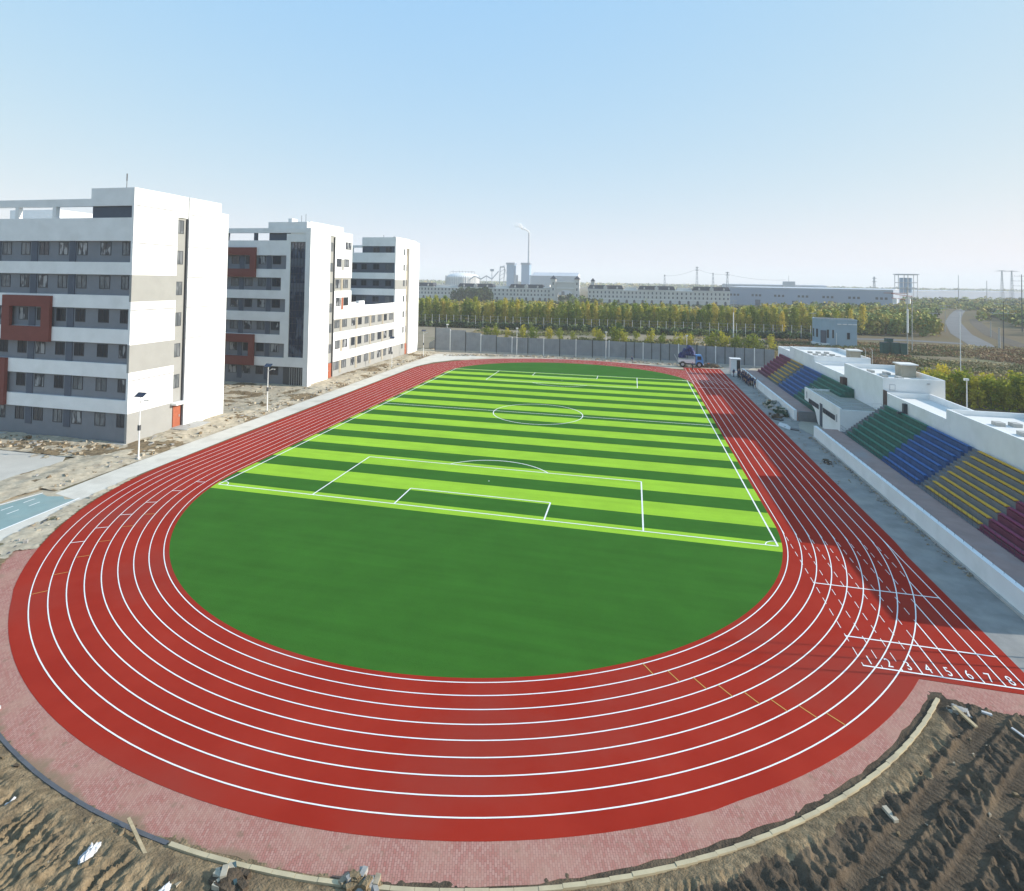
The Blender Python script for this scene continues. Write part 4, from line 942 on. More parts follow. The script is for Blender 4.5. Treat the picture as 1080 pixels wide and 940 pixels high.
heap('debris_heap', 46.9, -19.0, .5, 1.5, .3, 'thin crumble of dark rubble on the strip beside the near grandstand', 'debris heap', [M['soil_dark'], M['rock2'], M['rubber']], 30, .08, .25)

# ------------------------------------------------------------------ people
def body_mesh(name, joints, mats, band):
    """one continuous figure: joints {name: (pos, radius, parent)} grown with the skin modifier"""
    ks = list(joints); me = bpy.data.meshes.new(name)
    me.from_pydata([joints[k][0] for k in ks], [(ks.index(joints[k][2]), i) for i, k in enumerate(ks) if joints[k][2]], [])
    o = bpy.data.objects.new(name, me); COL.objects.link(o)
    md = o.modifiers.new('skin', 'SKIN')
    for i, k in enumerate(ks):
        r = joints[k][1]; me.skin_vertices[0].data[i].radius = (r, r) if not isinstance(r, tuple) else r
        me.skin_vertices[0].data[i].use_root = (joints[k][2] is None)
    sb = o.modifiers.new('sub', 'SUBSURF'); sb.levels = 1; sb.render_levels = 1
    bpy.context.view_layer.update()
    m2 = bpy.data.meshes.new_from_object(o.evaluated_get(bpy.context.evaluated_depsgraph_get()))
    bpy.data.objects.remove(o); m2.name = name
    m2.materials.clear()
    for m in mats: m2.materials.append(m)
    for p in m2.polygons: p.material_index = band(p.center); p.use_smooth = True
    return m2
VS = 1.45       # the photograph's tall heights: everything upright here is this much taller than wide
def man(step=.15, arm=.2, lean=0):
    H = 1.72
    j = {'pelvis': ((0, 0, .94), .155, None), 'belly': ((0, lean * .3, 1.12), .15, 'pelvis'), 'chest': ((0, lean * .7, 1.34), .17, 'belly'), 'neck': ((0, lean, 1.50), .065, 'chest'),
         'head': ((0, lean + .02, 1.60), .10, 'neck'), 'crown': ((0, lean, 1.68), .085, 'head')}
    for s_, n_ in ((-1, 'l'), (1, 'r')):
        j['hip' + n_] = ((s_ * .10, 0, .88), .105, 'pelvis'); j['knee' + n_] = ((s_ * .11, s_ * step * .6, .50), .07, 'hip' + n_); j['ankle' + n_] = ((s_ * .12, s_ * step, .09), .05, 'knee' + n_); j['toe' + n_] = ((s_ * .13, s_ * step - .16, .04), .04, 'ankle' + n_)
        j['sh' + n_] = ((s_ * .19, lean * .8, 1.42), .065, 'chest'); j['elbow' + n_] = ((s_ * .25, -s_ * arm * .5 + lean * .5, 1.14), .048, 'sh' + n_); j['hand' + n_] = ((s_ * .24, -s_ * arm - .1 + lean * .5, .90), .035, 'elbow' + n_); j['finger' + n_] = ((s_ * .23, -s_ * arm - .15 + lean * .5, .80), .025, 'hand' + n_)
    return {k: ((v[0][0], v[0][1], v[0][2] * VS), v[1] * 1.1, v[2]) for k, v in j.items()}
skin_ = mat('skin', (.42, .25, .18), .6, .05, 3); hair_ = mat('dark_hair', (.015, .012, .012), .6, .1, 8)
CL = [mat('navy_uniform', (.014, .024, .075), .85, .15, 3), mat('dark_blue_jacket', (.02, .035, .10), .85, .15, 3), mat('grey_clothes', (.22, .23, .25), .85, .15, 3), mat('black_trousers', (.015, .016, .02), .85, .15, 3)]
def band(c):
    z = c.z / VS
    if z > 1.60 + .06 * (c.y > -.01) - .0 and (c.y > -.06 or z > 1.64): return 3
    if z > 1.48: return 0
    if abs(c.x) > .17 and z < .93: return 0
    return 1 if z > .93 else (2 if z > .1 else 4)
variants = [body_mesh('person', man(*a), [skin_, CL[t_], CL[b_], hair_, M['rubber']], band) for a, t_, b_ in (((.12, .12, 0), 0, 0), ((.28, .2, -.05), 1, 0), ((.05, .3, -.12), 0, 3), ((.1, .1, 0), 2, 3))]
spots = [(48.0, 63.0), (48.6, 61.0), (47.4, 60.2), (48.4, 58.9), (47.7, 57.6), (48.7, 56.6), (48.0, 55.2), (48.8, 54.0), (48.1, 52.6), (48.7, 50.9), (48.2, 49.4), (48.8, 48.0)]
spots += [(47.5 + 1.5 * random.random(), 63.5 - 15.5 * k / 15 + random.uniform(-.4, .4)) for k in range(16)]
for i, (x, y) in enumerate(spots):
    o = bpy.data.objects.new('person', variants[i % 3]); COL.objects.link(o); o.location = (x, y, .012); o.rotation_euler = (0, 0, random.random() * 6.28); s_ = random.uniform(.96, 1.05); o.scale = (s_ * 1.25, s_ * 1.25, s_)
    tag(o, 'person in navy clothes standing in the close group by the far grandstand wall', 'person', 'people in navy by the far grandstand')
for x, y, v, lb in ((49.3, 46.0, 3, 'person in grey clothes standing apart beside the far grandstand front wall'), (46.4, 62.0, 1, 'person in dark blue at the track edge in front of the white cabin'), (36.2, 72.5, 2, 'person in dark clothes standing on the home straight before the blue lorry'), (18.3, 80.6, 2, 'lone person in dark clothes on the far curve by the stones'), (48.6, 44.2, 1, 'person in dark blue bending near the grandstand, last of the group')):
    o = bpy.data.objects.new('person', variants[v]); COL.objects.link(o); o.location = (x, y, .03); o.rotation_euler = (0, 0, random.random() * 6.28); o.scale = (1.2, 1.2, 1); tag(o, lb, 'person')

# foreground litter
def bag(x, y, z, s_, seed, label):
    bm = bmesh.new(); bmesh.ops.create_icosphere(bm, subdivisions=4, radius=1)
    for v in bm.verts:
        p = v.co.copy(); q = lambda f, k: float(vnoise(np.array([p.x * f + p.z * f * .7 + seed]), np.array([p.y * f - p.z * f * .5 + seed * 3]), seed + k)[0])
        k = .35 + .8 * q(1.6, 0) + .5 * abs(q(4.2, 1) - .5) + .3 * (q(9, 2) - .5)
        v.co = Vector((p.x * s_ * .55 * k, p.y * s_ * 1.05 * k, max(-.05, p.z * s_ * .55 * k)))
    me = bpy.data.meshes.new('plastic_bag'); bm.to_mesh(me); bm.free(); me.materials.append(M['plastic'])
    o = bpy.data.objects.new('plastic_bag', me); COL.objects.link(o); o.location = (x, y, z); return tag(o, label, 'plastic bag')
bag(-5.6, -94.6, .1, .48, 3, 'crumpled white plastic sheet on churned soil just below the timber batten')
bag(-1.0, -95.4, .15, .42, 9, 'bunched white plastic bag half buried in ridged tan soil')
bag(-11.6, -93.6, .1, .45, 5, 'grey white scrap of plastic on soil at the frame corner')
def batten(x0, y0, x1, y1, z, w_, m, label, name='timber_batten'):
    b = MB(); L_ = math.hypot(x1 - x0, y1 - y0); b.box(-L_ / 2, L_ / 2, -w_ / 2, w_ / 2, 0, w_ * .6)
    o = b.build(name, m); o.location = ((x0 + x1) / 2, (y0 + y1) / 2, z); o.rotation_euler = (0, R(4), math.atan2(y1 - y0, x1 - x0)); return tag(o, label, 'timber')
batten(-5.2, -92.9, -3.0, -94.1, .2, .14, M['wood'], 'long pale timber batten leaning against the dark edging')
batten(38.1, -73.9, 38.6, -75.4, .22, .2, M['wood'], 'short yellow timber piece near the end of the cream kerb')
batten(40.6, -75.0, 41.0, -75.7, .22, .12, M['plastic'], 'small white lath lying on dark soil behind the start line')
batten(39.6, -73.9, 40.1, -74.0, .22, .16, M['plastic'], 'white offcut lying at the broken paving edge')
batten(30.9, -82.9, 31.2, -83.6, .15, .25, M['rock3'], 'pale broken block lying just outside the cream kerb')
batten(-21.0, -88.3, -19.0, -88.7, .05, .35, M['plastic'], 'torn pale strip lying on the western end of the brick paving', 'torn_strip')
batten(-35.4, -78.5, -34.0, -78.3, .2, .35, M['plastic'], 'white block lying on soil where the brick strip begins', 'block')
heap('debris_heap', 6.9, -92.7, .9, .4, .28, 'flattened grey sack heap lying on the outer edge of the brick paving', 'debris heap', [M['rock2'], M['soil_tan'], M['rock']], 26, .08, .25)
heap('debris_heap', 1.4, -94.2, .9, .6, .5, 'dark teal scrap and pale stones at the end of the grey edging', 'debris heap', [M['soil_dark'], mat('teal_scrap', (.05, .09, .10), .7, .3, 3), M['rock3']], 30, .08, .28)
heap('debris_heap', 38.3, -74.0, .7, .5, .3, 'grey wire and sack scrap at the corner of the broken paving', 'debris heap', [M['rock2'], M['soil_dark'], M['rock']], 24, .06, .2)

# ------------------------------------------------------------------ trees and shrubs
def crown(name, n, shape, leaf, m, seed, clumps=26, tight=.5):
    """leaf faces spread in clumps through a crown; shape(u) maps height share to radius"""
    g_ = np.random.default_rng(seed)
    hz = g_.uniform(0, 1, clumps); an_ = g_.uniform(0, 2 * np.pi, clumps); rr = np.sqrt(g_.uniform(0, 1, clumps))
    rad = np.array([shape(u) for u in hz])
    C = np.stack([rr * rad * np.cos(an_), rr * rad * np.sin(an_), hz], 1)
    V = []; Fc = []
    W = shape('h')
    idx = g_.integers(0, clumps, n)
    off = g_.normal(0, 1, (n, 3)) * np.array([tight, tight, tight * 1.25])
    P = C[idx] * np.array([1, 1, W]) + off
    rot = g_.normal(0, 1, (n, 3)); rot /= np.linalg.norm(rot, axis=1)[:, None]
    t1 = np.cross(rot, g_.normal(0, 1, (n, 3))); t1 /= np.linalg.norm(t1, axis=1)[:, None]; t2 = np.cross(rot, t1)
    s_ = leaf * g_.uniform(.6, 1.3, (n, 1))
    V = np.stack([P - t1 * s_, P - t2 * s_ * .6, P + t1 * s_, P + t2 * s_ * .6], 1).reshape(-1, 3)
    me = bpy.data.meshes.new(name); me.vertices.add(4 * n); me.vertices.foreach_set('co', V.astype(np.float32).ravel())
    me.loops.add(4 * n); me.loops.foreach_set('vertex_index', np.arange(4 * n, dtype=np.int32))
    me.polygons.add(n); me.polygons.foreach_set('loop_start', np.arange(0, 4 * n, 4, dtype=np.int32))
    me.materials.append(m); me.update(); me.validate(); return me
def trunk_mesh(h, r, limbs, spread, seed):
    g_ = random.Random(seed); b = MB(); b.tube((0, 0, 0), (g_.uniform(-.15, .15), 0, h * .55), r, r * .65, 6); b.tube((0, 0, h * .55), (0, g_.uniform(-.2, .2), h * .92), r * .62, r * .15, 5)
    for i in range(limbs):
        a = g_.random() * 6.28; z = h * g_.uniform(.3, .7); b.tube((0, 0, z), (spread * math.cos(a), spread * math.sin(a), z + h * .18), r * .35, r * .1, 4)
    me = bpy.data.meshes.new('trunk'); me.from_pydata(b.v, [], b.f); me.materials.append(M['trunk']); me.update(); return me
def pop_shape(u):
    if u == 'h': return 10.6
    return 1.75 * (math.sin(math.pi * min(1, .12 + u * .86)) ** .7) * (1 - .25 * u)
def bush_shape(hh, rr):
    def f(u):
        if u == 'h': return hh
        return rr * math.sqrt(max(.02, 1 - (u * 1.1 - .35) ** 2 * 1.3))
    return f
POP = [(trunk_mesh(13.5, .16, 5, 1.2, i), crown('crown', 620, pop_shape, .42, M['leaf_poplar'], 100 + i, 30, .5)) for i in range(5)]
protos = {}
def plant(name, tm, cm, z0, x, y, s_, label, cat, group, sz_=1):
    o = thing(name, (x, y, 0), label, cat, group, random.random() * 6.28); o.scale = (s_, s_, s_ * sz_)
    a = bpy.data.objects.new('trunk', tm); COL.objects.link(a); a.parent = o
    c = bpy.data.objects.new('crown', cm); COL.objects.link(c); c.parent = o; c.location = (0, 0, z0)
    return o
cnt = 0
rows = [(204, 4.1, 0), (208.5, 4.1, 2), (216, 5.2, 1), (226, 6.4, 0)]
for y, st, off in rows:
    x = -112 + off
    while x < 118 + (y - 204):
        if cnt < 215 and not (96 < x < 118 and y < 206):
            plant('poplar_tree', *random.choice(POP), 3.6, x + random.uniform(-.7, .7), y + random.uniform(-.8, .8) + .12 * max(0, x) * .5, random.uniform(.76, 1.06), 'slender autumn poplar in the long row beyond the mesh fence', 'tree', 'poplars in the long row', random.uniform(.92, 1.12)); cnt += 1
        x += st
# the plantation behind the front rows and woods further out: far masses read as one
def wood(name, pts, m, label, leaf, hh, rr, nper, seed):
    vs_ = []; k = 0
    g_ = np.random.default_rng(seed); pts = np.array(pts); idx = np.repeat(np.arange(len(pts)), nper); n_ = len(idx)
    sc = g_.uniform(.75, 1.2, len(pts))[idx][:, None]
    d_ = g_.normal(0, 1, (n_, 3)); d_ /= np.linalg.norm(d_, axis=1)[:, None]; d_ *= g_.uniform(.35, 1, (n_, 1)) ** .5
    P = np.stack([pts[idx, 0], pts[idx, 1], np.zeros(n_)], 1) + d_ * np.array([rr, rr, hh * .5]) * sc + np.array([0, 0, hh * .55]) * sc
    rot = g_.normal(0, 1, (n_, 3)); rot /= np.linalg.norm(rot, axis=1)[:, None]
    t1 = np.cross(rot, g_.normal(0, 1, (n_, 3))); t1 /= np.linalg.norm(t1, axis=1)[:, None]; t2 = np.cross(rot, t1); s_ = leaf * g_.uniform(.6, 1.4, (n_, 1))
    V = np.stack([P - t1 * s_, P - t2 * s_ * .7, P + t1 * s_, P + t2 * s_ * .7], 1).reshape(-1, 3)
    me = bpy.data.meshes.new(name); me.vertices.add(4 * n_); me.vertices.foreach_set('co', V.astype(np.float32).ravel())
    me.loops.add(4 * n_); me.loops.foreach_set('vertex_index', np.arange(4 * n_, dtype=np.int32)); me.polygons.add(n_); me.polygons.foreach_set('loop_start', np.arange(0, 4 * n_, 4, dtype=np.int32))
    for q in (m if isinstance(m, list) else [m]): me.materials.append(q)
    if isinstance(m, list): me.polygons.foreach_set('material_index', g_.integers(0, len(m), len(pts))[idx].astype(np.int32))
    me.update(); me.validate(); o = bpy.data.objects.new(name, me); COL.objects.link(o); return stuff(o, label, 'wood')
def leafstatic(name, col): return mat(name, col, .9, .3, .12, detail=6)
WD = [leafstatic('wood_olive', (.31, .31, .075)), leafstatic('wood_green', (.19, .235, .07)), leafstatic('wood_ochre', (.38, .31, .085)), leafstatic('wood_dark', (.055, .085, .035))]
pts = [(random.uniform(-150, 160), random.uniform(238, 330)) for i in range(850)]
wood('plantation', pts, WD[:3], 'dense autumn plantation filling the ground behind the poplar row', .8, 9.6, 2.4, 90, 5)
pts = [(random.uniform(120, 205), random.uniform(238, 420)) for i in range(420)]
pts = [p for p in pts if p[0] < np.interp(p[1], [208, 270, 322, 392, 462], [168, 186, 208, 238, 270])]
wood('roadside_wood', pts, WD[:3], 'pale green wood between the utility poles and the curving road', .9, 10, 2.6, 90, 6)
pts = []
for i in range(2600):
    y = random.uniform(420, 1500); x = random.uniform(.22 * y + 60, 1.15 * y + 60)
    if y < 640 and abs(x - np.interp(y, [205, 293, 339, 428, 540, 640], [185, 217, 233, 270, 322, 372])) < 14: continue
    if y > 600 and x < 300 + (y - 600) * .25: continue
    pts.append((x, y))
for i in range(170):
    y = random.uniform(260, 520); xr_ = np.interp(y, [205, 293, 339, 428, 540], [195, 232, 252, 290, 340]); pts.append((xr_ + abs(random.gauss(0, 60)) + 14, y))
wood('distant_wood', pts, WD, 'hazy green trees spread along the far road and factories', 1.6, 8.0, 4.5, 34, 8)
pts = [(random.uniform(-330, 320), random.uniform(560, 590)) for i in range(420)]
wood('villa_hedge', pts, [WD[3], WD[1], WD[3]], 'dark trees and hedge at the foot of the long white terrace', 1.0, 2.2, 3.5, 40, 9)
pts = [(-166 + random.gauss(0, 10), 560 + random.gauss(0, 5)) for i in range(30)]
wood('dark_copse', pts, [WD[3]], 'dark clump of trees before the white terrace', 1.2, 15, 4.5, 200, 10)
pts = [(-32 + random.gauss(0, 6), 570 + random.gauss(0, 4)) for i in range(8)] + [(-62 + random.gauss(0, 8), 645) for i in range(12)]
wood('gate_trees', pts, [WD[1], WD[3]], 'green trees around the stone gateway', 1.2, 8.5, 3.8, 120, 12)
g3 = np.random.default_rng(33); yy = g3.uniform(2200, 5200, 2600); xx = g3.uniform(-.75, 1.25, 2600) * yy
wood('horizon_trees', np.stack([xx, yy], 1), WD[1:], 'thin hazy line of trees along the horizon', 6.0, 17, 22, 12, 14)
# undergrowth and mesh fence at the foot of the poplars
pts = [(random.uniform(-112, 120), random.uniform(194, 203)) for i in range(700)]
wood('undergrowth', pts, [WD[3], WD[1], WD[3]], 'dark low undergrowth at the foot of the poplars', .5, 3.2, 1.4, 60, 13)
fm = thing('mesh_fence', (0, 196, 0), 'thin pale post and wire fence running in front of the poplars', 'fence')
for i in range(54):
    x = -112 + i * 4.2; b = MB(); b.tube((x, 196, 0), (x, 196, 7.0), .09, .08, 5); b.build('fence_post', M['white_steel'], fm, (0, 196, 0))
b = MB()
for z in (1.5, 3.2, 5.0, 6.6): b.tube((-112, 196, z), (110, 196, z), .035, n=4)
b.build('wire', M['steel'], fm, (0, 196, 0))
BUSH = [(trunk_mesh(3.2, .09, 6, .9, 50 + i), crown('crown', 520, bush_shape(4.2, 1.9), .30, M['leaf_yellow'], 200 + i, 22, .5)) for i in range(4)]
GREEN = [(trunk_mesh(5.2, .14, 6, 1.3, 60 + i), crown('crown', 800, bush_shape(6.2, 2.6), .36, M['leaf_green'], 240 + i, 26, .65)) for i in range(3)]
xs_ = [(-47, 148, 1.0), (-43.5, 149, 1.15), (-38, 150, .9), (-31, 150, 1.05), (-26, 151, 1.25), (-19, 151, 1.0), (-14, 150, 1.1), (-8, 152, .8), (4, 148, 1.2), (11, 146, 1.45), (14.5, 146.5, 1.2), (26, 150, 1.15), (31, 151, .9), (37, 140, 1.25), (41, 141, 1.0), (50, 141, 1.5), (54.5, 141, 1.4), (60, 142, 1.25), (65, 142, 1.45), (68, 143, 1.1), (74, 146, 1.0), (20, 165, .9), (-30, 170, .8), (0, 172, .7), (44, 168, .9)]
for x, y, s_ in xs_: plant('shrub', *random.choice(BUSH), .1, x, y, s_ * .92, 'yellow green shrub on the dry strip behind the grey fence', 'shrub', 'shrubs behind the fence', random.uniform(.95, 1.3))
plant('green_tree', *GREEN[0], 1.2, 12.5, 152, .95, 'bushy dark green tree among yellow shrubs behind the fence', 'tree', None, 1.1)
plant('green_tree', *GREEN[1], 1.2, 22.5, 203, 1.25, 'round dark green tree breaking the row of slender poplars', 'tree', None, 1.1)
SAP = [(trunk_mesh(6.2, .08, 6, 1.0, 70 + i), crown('crown', 620, bush_shape(6.4, 1.6), .30, M['leaf_yellow'], 280 + i, 22, .42)) for i in range(4)]
for r_ in range(3):
    for i in range(11):
        x = 84.5 + i * 2.7 + r_ * 1.0 + random.uniform(-.5, .5); y = 37.5 - i * .75 + r_ * 3.0 + random.uniform(-.5, .5)
        plant('young_tree', *random.choice(SAP), .3, x, y, random.uniform(.72, 1.16), 'young yellow green tree in the thick belt behind the grandstand roofs', 'tree', 'young trees behind the grandstand')
# dry scrub field beyond the grandstand
def scrub(name, n_, area, m, label, leaf, hmax, seed):
    g_ = np.random.default_rng(seed)
    P = np.stack([g_.uniform(area[0], area[1], n_ * 3), g_.uniform(area[2], area[3], n_ * 3)], 1)
    ok = fbm(P[:, 0] * .03, P[:, 1] * .06, seed, 4) > .5
    P = P[ok & ~((P[:, 1] > 196) & (np.abs(P[:, 0] - 150) < 40))][:n_]; n_ = len(P)
    k = 7; idx = np.repeat(np.arange(n_), k); N_ = len(idx)
    h = g_.uniform(.3, 1, n_)[idx] * hmax
    c = np.stack([P[idx, 0] + g_.normal(0, .5, N_), P[idx, 1] + g_.normal(0, .5, N_), g_.uniform(0, 1, N_) * h], 1)
    t1 = g_.normal(0, 1, (N_, 3)); t1 /= np.linalg.norm(t1, axis=1)[:, None]; t2 = np.cross(t1, g_.normal(0, 1, (N_, 3))); t2 /= np.linalg.norm(t2, axis=1)[:, None]
    s_ = leaf * g_.uniform(.5, 1.3, (N_, 1))
    V = np.stack([c - t1 * s_, c - t2 * s_ * .6, c + t1 * s_, c + t2 * s_ * .6], 1).reshape(-1, 3)
    me = bpy.data.meshes.new(name); me.vertices.add(4 * N_); me.vertices.foreach_set('co', V.astype(np.float32).ravel()); me.loops.add(4 * N_); me.loops.foreach_set('vertex_index', np.arange(4 * N_, dtype=np.int32)); me.polygons.add(N_); me.polygons.foreach_set('loop_start', np.arange(0, 4 * N_, 4, dtype=np.int32))
    me.materials.append(m); me.update(); me.validate(); o = bpy.data.objects.new(name, me); COL.objects.link(o); return stuff(o, label, 'scrub')
ds = MB(); ds.prism([(-75, 92.5), (74, 91), (78, 150), (100, 192), (-120, 192), (-110, 92.5)], -.1, .014)
struct(ds.build('dry_strip', mat('dry_tan_ground', (.36, .29, .20), .95, .2, .08, col2=(.24, .20, .13), blotch=(.15, (.17, .16, .09), .7), detail=9)), 'dry tan ground between the grey fence and the poplars', 'ground')
sf = MB(); sf.prism([(74, 36), (240, 36), (240, 150), (176, 160), (150, 196), (118, 205), (80, 190), (74, 150)], -.1, .02)
struct(sf.build('scrub_field', M['scrub_soil']), 'dry brown open field beyond the grandstand', 'field')
SC = [leafstatic('scrub_rust', (.27, .165, .085)), leafstatic('scrub_olive', (.15, .155, .055)), leafstatic('scrub_straw', (.38, .30, .15))]
scrub('dry_scrub', 7500, (80, 230, 92, 190), SC[0], 'rust brown dry scrub covering the field beyond the grandstand', .34, 1.1, 301)
scrub('green_scrub', 6500, (80, 230, 40, 175), SC[1], 'dull green scrub patches in the field behind the young trees', .36, 1.3, 302)
scrub('dry_grass', 6500, (80, 230, 40, 190), SC[2], 'straw coloured dry grass tufts over the field', .4, 1.0, 303)
scrub('dry_verge', 2600, (-60, 74, 96, 194), SC[2], 'dry grass and weeds on the strip between fence and poplars', .4, .9, 304)
scrub('weeds', 1600, (-60, 76, 118, 192), SC[1], 'low dark weeds on the strip between fence and poplars', .45, 1.2, 305)

for i, (x, y) in enumerate(((52.0, -65.4), (52.0, -66.7), (52.0, -68.3))):  # out-of-view poles, added so their shadows cross the start area
    t = thing('shadow_pole', (x, y, 0), 'unseen slim pole by the start line, added for its shadow, %s of three' % ('closest to the grandstand', 'the middle one', 'farthest from the grandstand')[i], 'shadow pole', 'unseen shadow poles by the start line')
    b = MB(); b.tube((0, 0, 0), (0, 0, 11.5), .075, .05, 7); b.build('pole', M['white_steel'], t); b = MB(); b.box(-.3, .3, -.3, .3, 0, .25); b.build('base', M['concrete'], t)

# ------------------------------------------------------------------ roads beyond
rd = MB(); rd.strip([(300, 40), (230, 95), (176, 157), (166, 178), (178, 208), (200, 270), (222, 322), (252, 392), (285, 462), (325, 545), (372, 640), (420, 730)], 9.5, .07)
rd.strip([(84, 208), (119, 211), (150, 213), (170, 205)], 9, .05)
struct(rd.build('road', mat('pale_asphalt', (.15, .15, .15), .9, .08, .05)), 'pale grey road curving away past the wood', 'road')
rb = MB()
rb.strip([(312, 48), (241, 103), (188, 164), (184, 180), (194, 208), (214, 268), (236, 320), (266, 390), (299, 460)], 7, .06)
struct(rb.build('verge', mat('dark_verge', (.085, .07, .05), .95, .25, .3, detail=8)), 'dark weedy verge along the road', 'verge')
def pole(name, x, y, h, label, cat, group=None, arms=(), r=.16, m='concrete', extra=None):
    t = thing(name, (x, y, 0), label, cat, group)
    b = MB(); b.tube((0, 0, 0), (0, 0, h), r, r * .6, 7); b.build('pole', M[m], t)
    for z, L_ in arms:
        b = MB(); b.box(-L_ / 2, L_ / 2, -.08, .08, z - .08, z + .08)
        for k in (-.9, -.3, .3, .9): b.tube((k * L_ / 2, 0, z), (k * L_ / 2, 0, z + .5), .07, n=5)
        b.build('crossarm', M['steel'], t)
    if extra: extra(t)
    return t
G = 'utility poles beyond the grandstand'
def transformer(t):
    b = MB(); b.tube((6.5, 12, 0), (6.5, 12, 23), .2, .14, 7); b.build('second_pole', M['concrete'], t)
    b = MB()
    for z in (22.6, 21.0): b.tube((-6, -2, z + 1.2), (6.5, 12, z), .12, n=5)
    b.tube((-9, -3, 24), (0, 0, 24), .12, n=5); b.build('cross_beam', M['brick_red'], t)
    for i, (x, y) in enumerate(((-4.5, -1), (1.2, 2.2))):
        b = MB(); b.tube((x, y, 20.0), (x, y, 22.0), .8, n=10); b.build('transformer_can', M['white_steel'], t)
    b = MB(); b.tube((0, -.3, 9), (0, -.3, 18), .34, n=8); b.build('cable_sleeve', M['white_steel'], t)
pole('transformer_pole', 120.2, 137.8, 26.5, 'tall pale pole carrying white transformer cans and reddish beams', 'utility pole', None, ((25.6, 4),), .22, extra=transformer)
pole('utility_pole', 111.0, 80.8, 19.4, 'tall thin bare pole rising from the field behind the young trees', 'utility pole', G, (), .13, 'white_steel')
t = pole('road_lamp', 88.6, 30.5, 6.6, 'short white lamp post in front of the yellow green trees', 'lamp', None, (), .15, 'white_steel')
b = MB(); b.box(-.5, .3, -.3, .3, 6.5, 6.95); b.build('lamp_head', M['white_steel'], t)
pole('utility_pole', 174.2, 184.5, 9.2, 'thick pale stub pole, one of a pair beside the road bend', 'utility pole', G, (), .5)
pole('utility_pole', 171.8, 176.8, 20.5, 'dark pole with three crossarms beside the road bend', 'utility pole', G, ((19.8, 7), (17.6, 8), (15.8, 9)), .22, 'dark_steel')
pole('utility_pole', 205.2, 252, 8.5, 'pale post on the outer verge of the curving road', 'utility pole', G, (), .3)
pole('utility_pole', 181.4, 259.5, 12.2, 'pole with one short crossarm at the wood edge, nearest the road', 'utility pole', G, ((11.8, 5),), .25)
pole('utility_pole', 199.6, 286.7, 16, 'pole with two crossarms at the road edge behind the wood', 'utility pole', G, ((15.6, 6), (13.8, 6)), .25)
pole('utility_pole', 185.3, 262, 10, 'lower bare pole standing beside the wood edge', 'utility pole', G, (), .25)
pole('utility_pole', 250, 308, 35, 'very tall dark pole with four crossarms east of the road', 'utility pole', G, ((34, 8), (31, 9), (28, 9), (25.5, 6)), .3, 'dark_steel')
pole('utility_pole', 105.7, 205, 12.8, 'pale pole beside the corner of the blue guard house', 'utility pole', G, ((12.4, 3),), .2)
pole('utility_pole', 67.2, 195.5, 18.6, 'thin pole with a crossarm rising out of the poplar row', 'utility pole', G, ((18, 3), (15.5, 3)), .16)
pole('marker_post', 66.9, 194.5, 12.3, 'thick white post in front of the poplar row', 'post', None, (), .32, 'white_steel')
for i, (x, y) in enumerate(((86.4, 87.1), (88.8, 87.9), (90.9, 88.6))):
    t = thing('camera_post', (x, y, 0), 'pale bent post behind the far grandstand roof, %s of three' % ('nearest the far fence', 'the middle one', 'nearest the pavilion')[i], 'post', 'bent posts behind the far grandstand')
    b = MB(); b.tube((0, 0, 0), (0, 0, 6.6), .12, .1, 6); b.tube((0, 0, 6.6), (-.8, -.1, 7.5), .1, .08, 6); b.build('pole', M['concrete'], t)
# guard house
go = (105, 170, 0)
gh = thing('guard_house', go, 'pale blue flat roofed guard house with a curved corner beyond the far grandstand', 'building')
M['pale_blue'] = mat('pale_blue_render', (.30, .40, .47), .85, .05, .3)
foot = [(97.4, 175.5), (98.0, 172.2), (99.6, 169.2), (102.2, 166.8), (104, 166.0), (112.3, 165.7), (114, 178), (100, 182)]
b = MB(); b.prism(foot, 0, 11.2); b.build('wall', M['pale_blue'], gh, go)
b = MB(); b.prism([(105 + (x - 105) * 1.02, 172 + (y - 172) * 1.02) for x, y in foot], 11.2, 11.75); b.build('parapet', M['pale_blue'], gh, go)
b = MB(); b.prism([(105 + (x - 105) * .96, 172 + (y - 172) * .96) for x, y in foot], 11.75, 11.8); b.build('roof', M['dark_steel'], gh, go)
part('white_stripe', M['white'], gh, go, *[(x, x + 1.6, 165.55, 165.64, 9.6, 10.0) for x in (104.6, 106.7, 108.8, 110.6)])
o = part('window', M['frame'], gh, go, (108.4, 109.5, 165.55, 165.66, 3.4, 6.2)); part('pane', GL[0], o, go, (108.5, 109.4, 165.52, 165.549, 3.5, 6.1))
for (x0, y0, x1, y1) in ((102.9, 166.5, 103.5, 166.25), (101.2, 167.75, 101.8, 167.2), (98.1, 172.0, 98.5, 171.2), (97.55, 174.6, 97.7, 173.8)):
    b = MB(); dx, dy = (y1 - y0), -(x1 - x0); L_ = math.hypot(dx, dy); dx, dy = dx / L_ * .12, dy / L_ * .12
    b.prism([(x0 + dx, y0 + dy), (x1 + dx, y1 + dy), (x1 - dx, y1 - dy), (x0 - dx, y0 - dy)], 3.6, 7.2); b.build('window', GL[0], gh, go)
b = MB(); dx, dy = -.1, -.1; b.prism([(99.3, 169.5), (100.9, 167.85), (100.6, 167.6), (99.0, 169.2)], 1.2, 6.8); b.build('door', M['blue_grey'], gh, go)
b = MB(); b.prism([(96.6, 175.0), (97.4, 171.4), (99.4, 168.2), (101.6, 166.4), (102.2, 167.2), (99.8, 169.4), (98.2, 172.4), (97.6, 175.2)], .2, 1.2); b.build('porch_wall', M['white'], gh, go)
part('pipe', M['white_steel'], gh, go, (104.2, 104.4, 165.6, 165.8, 0, 6.0))
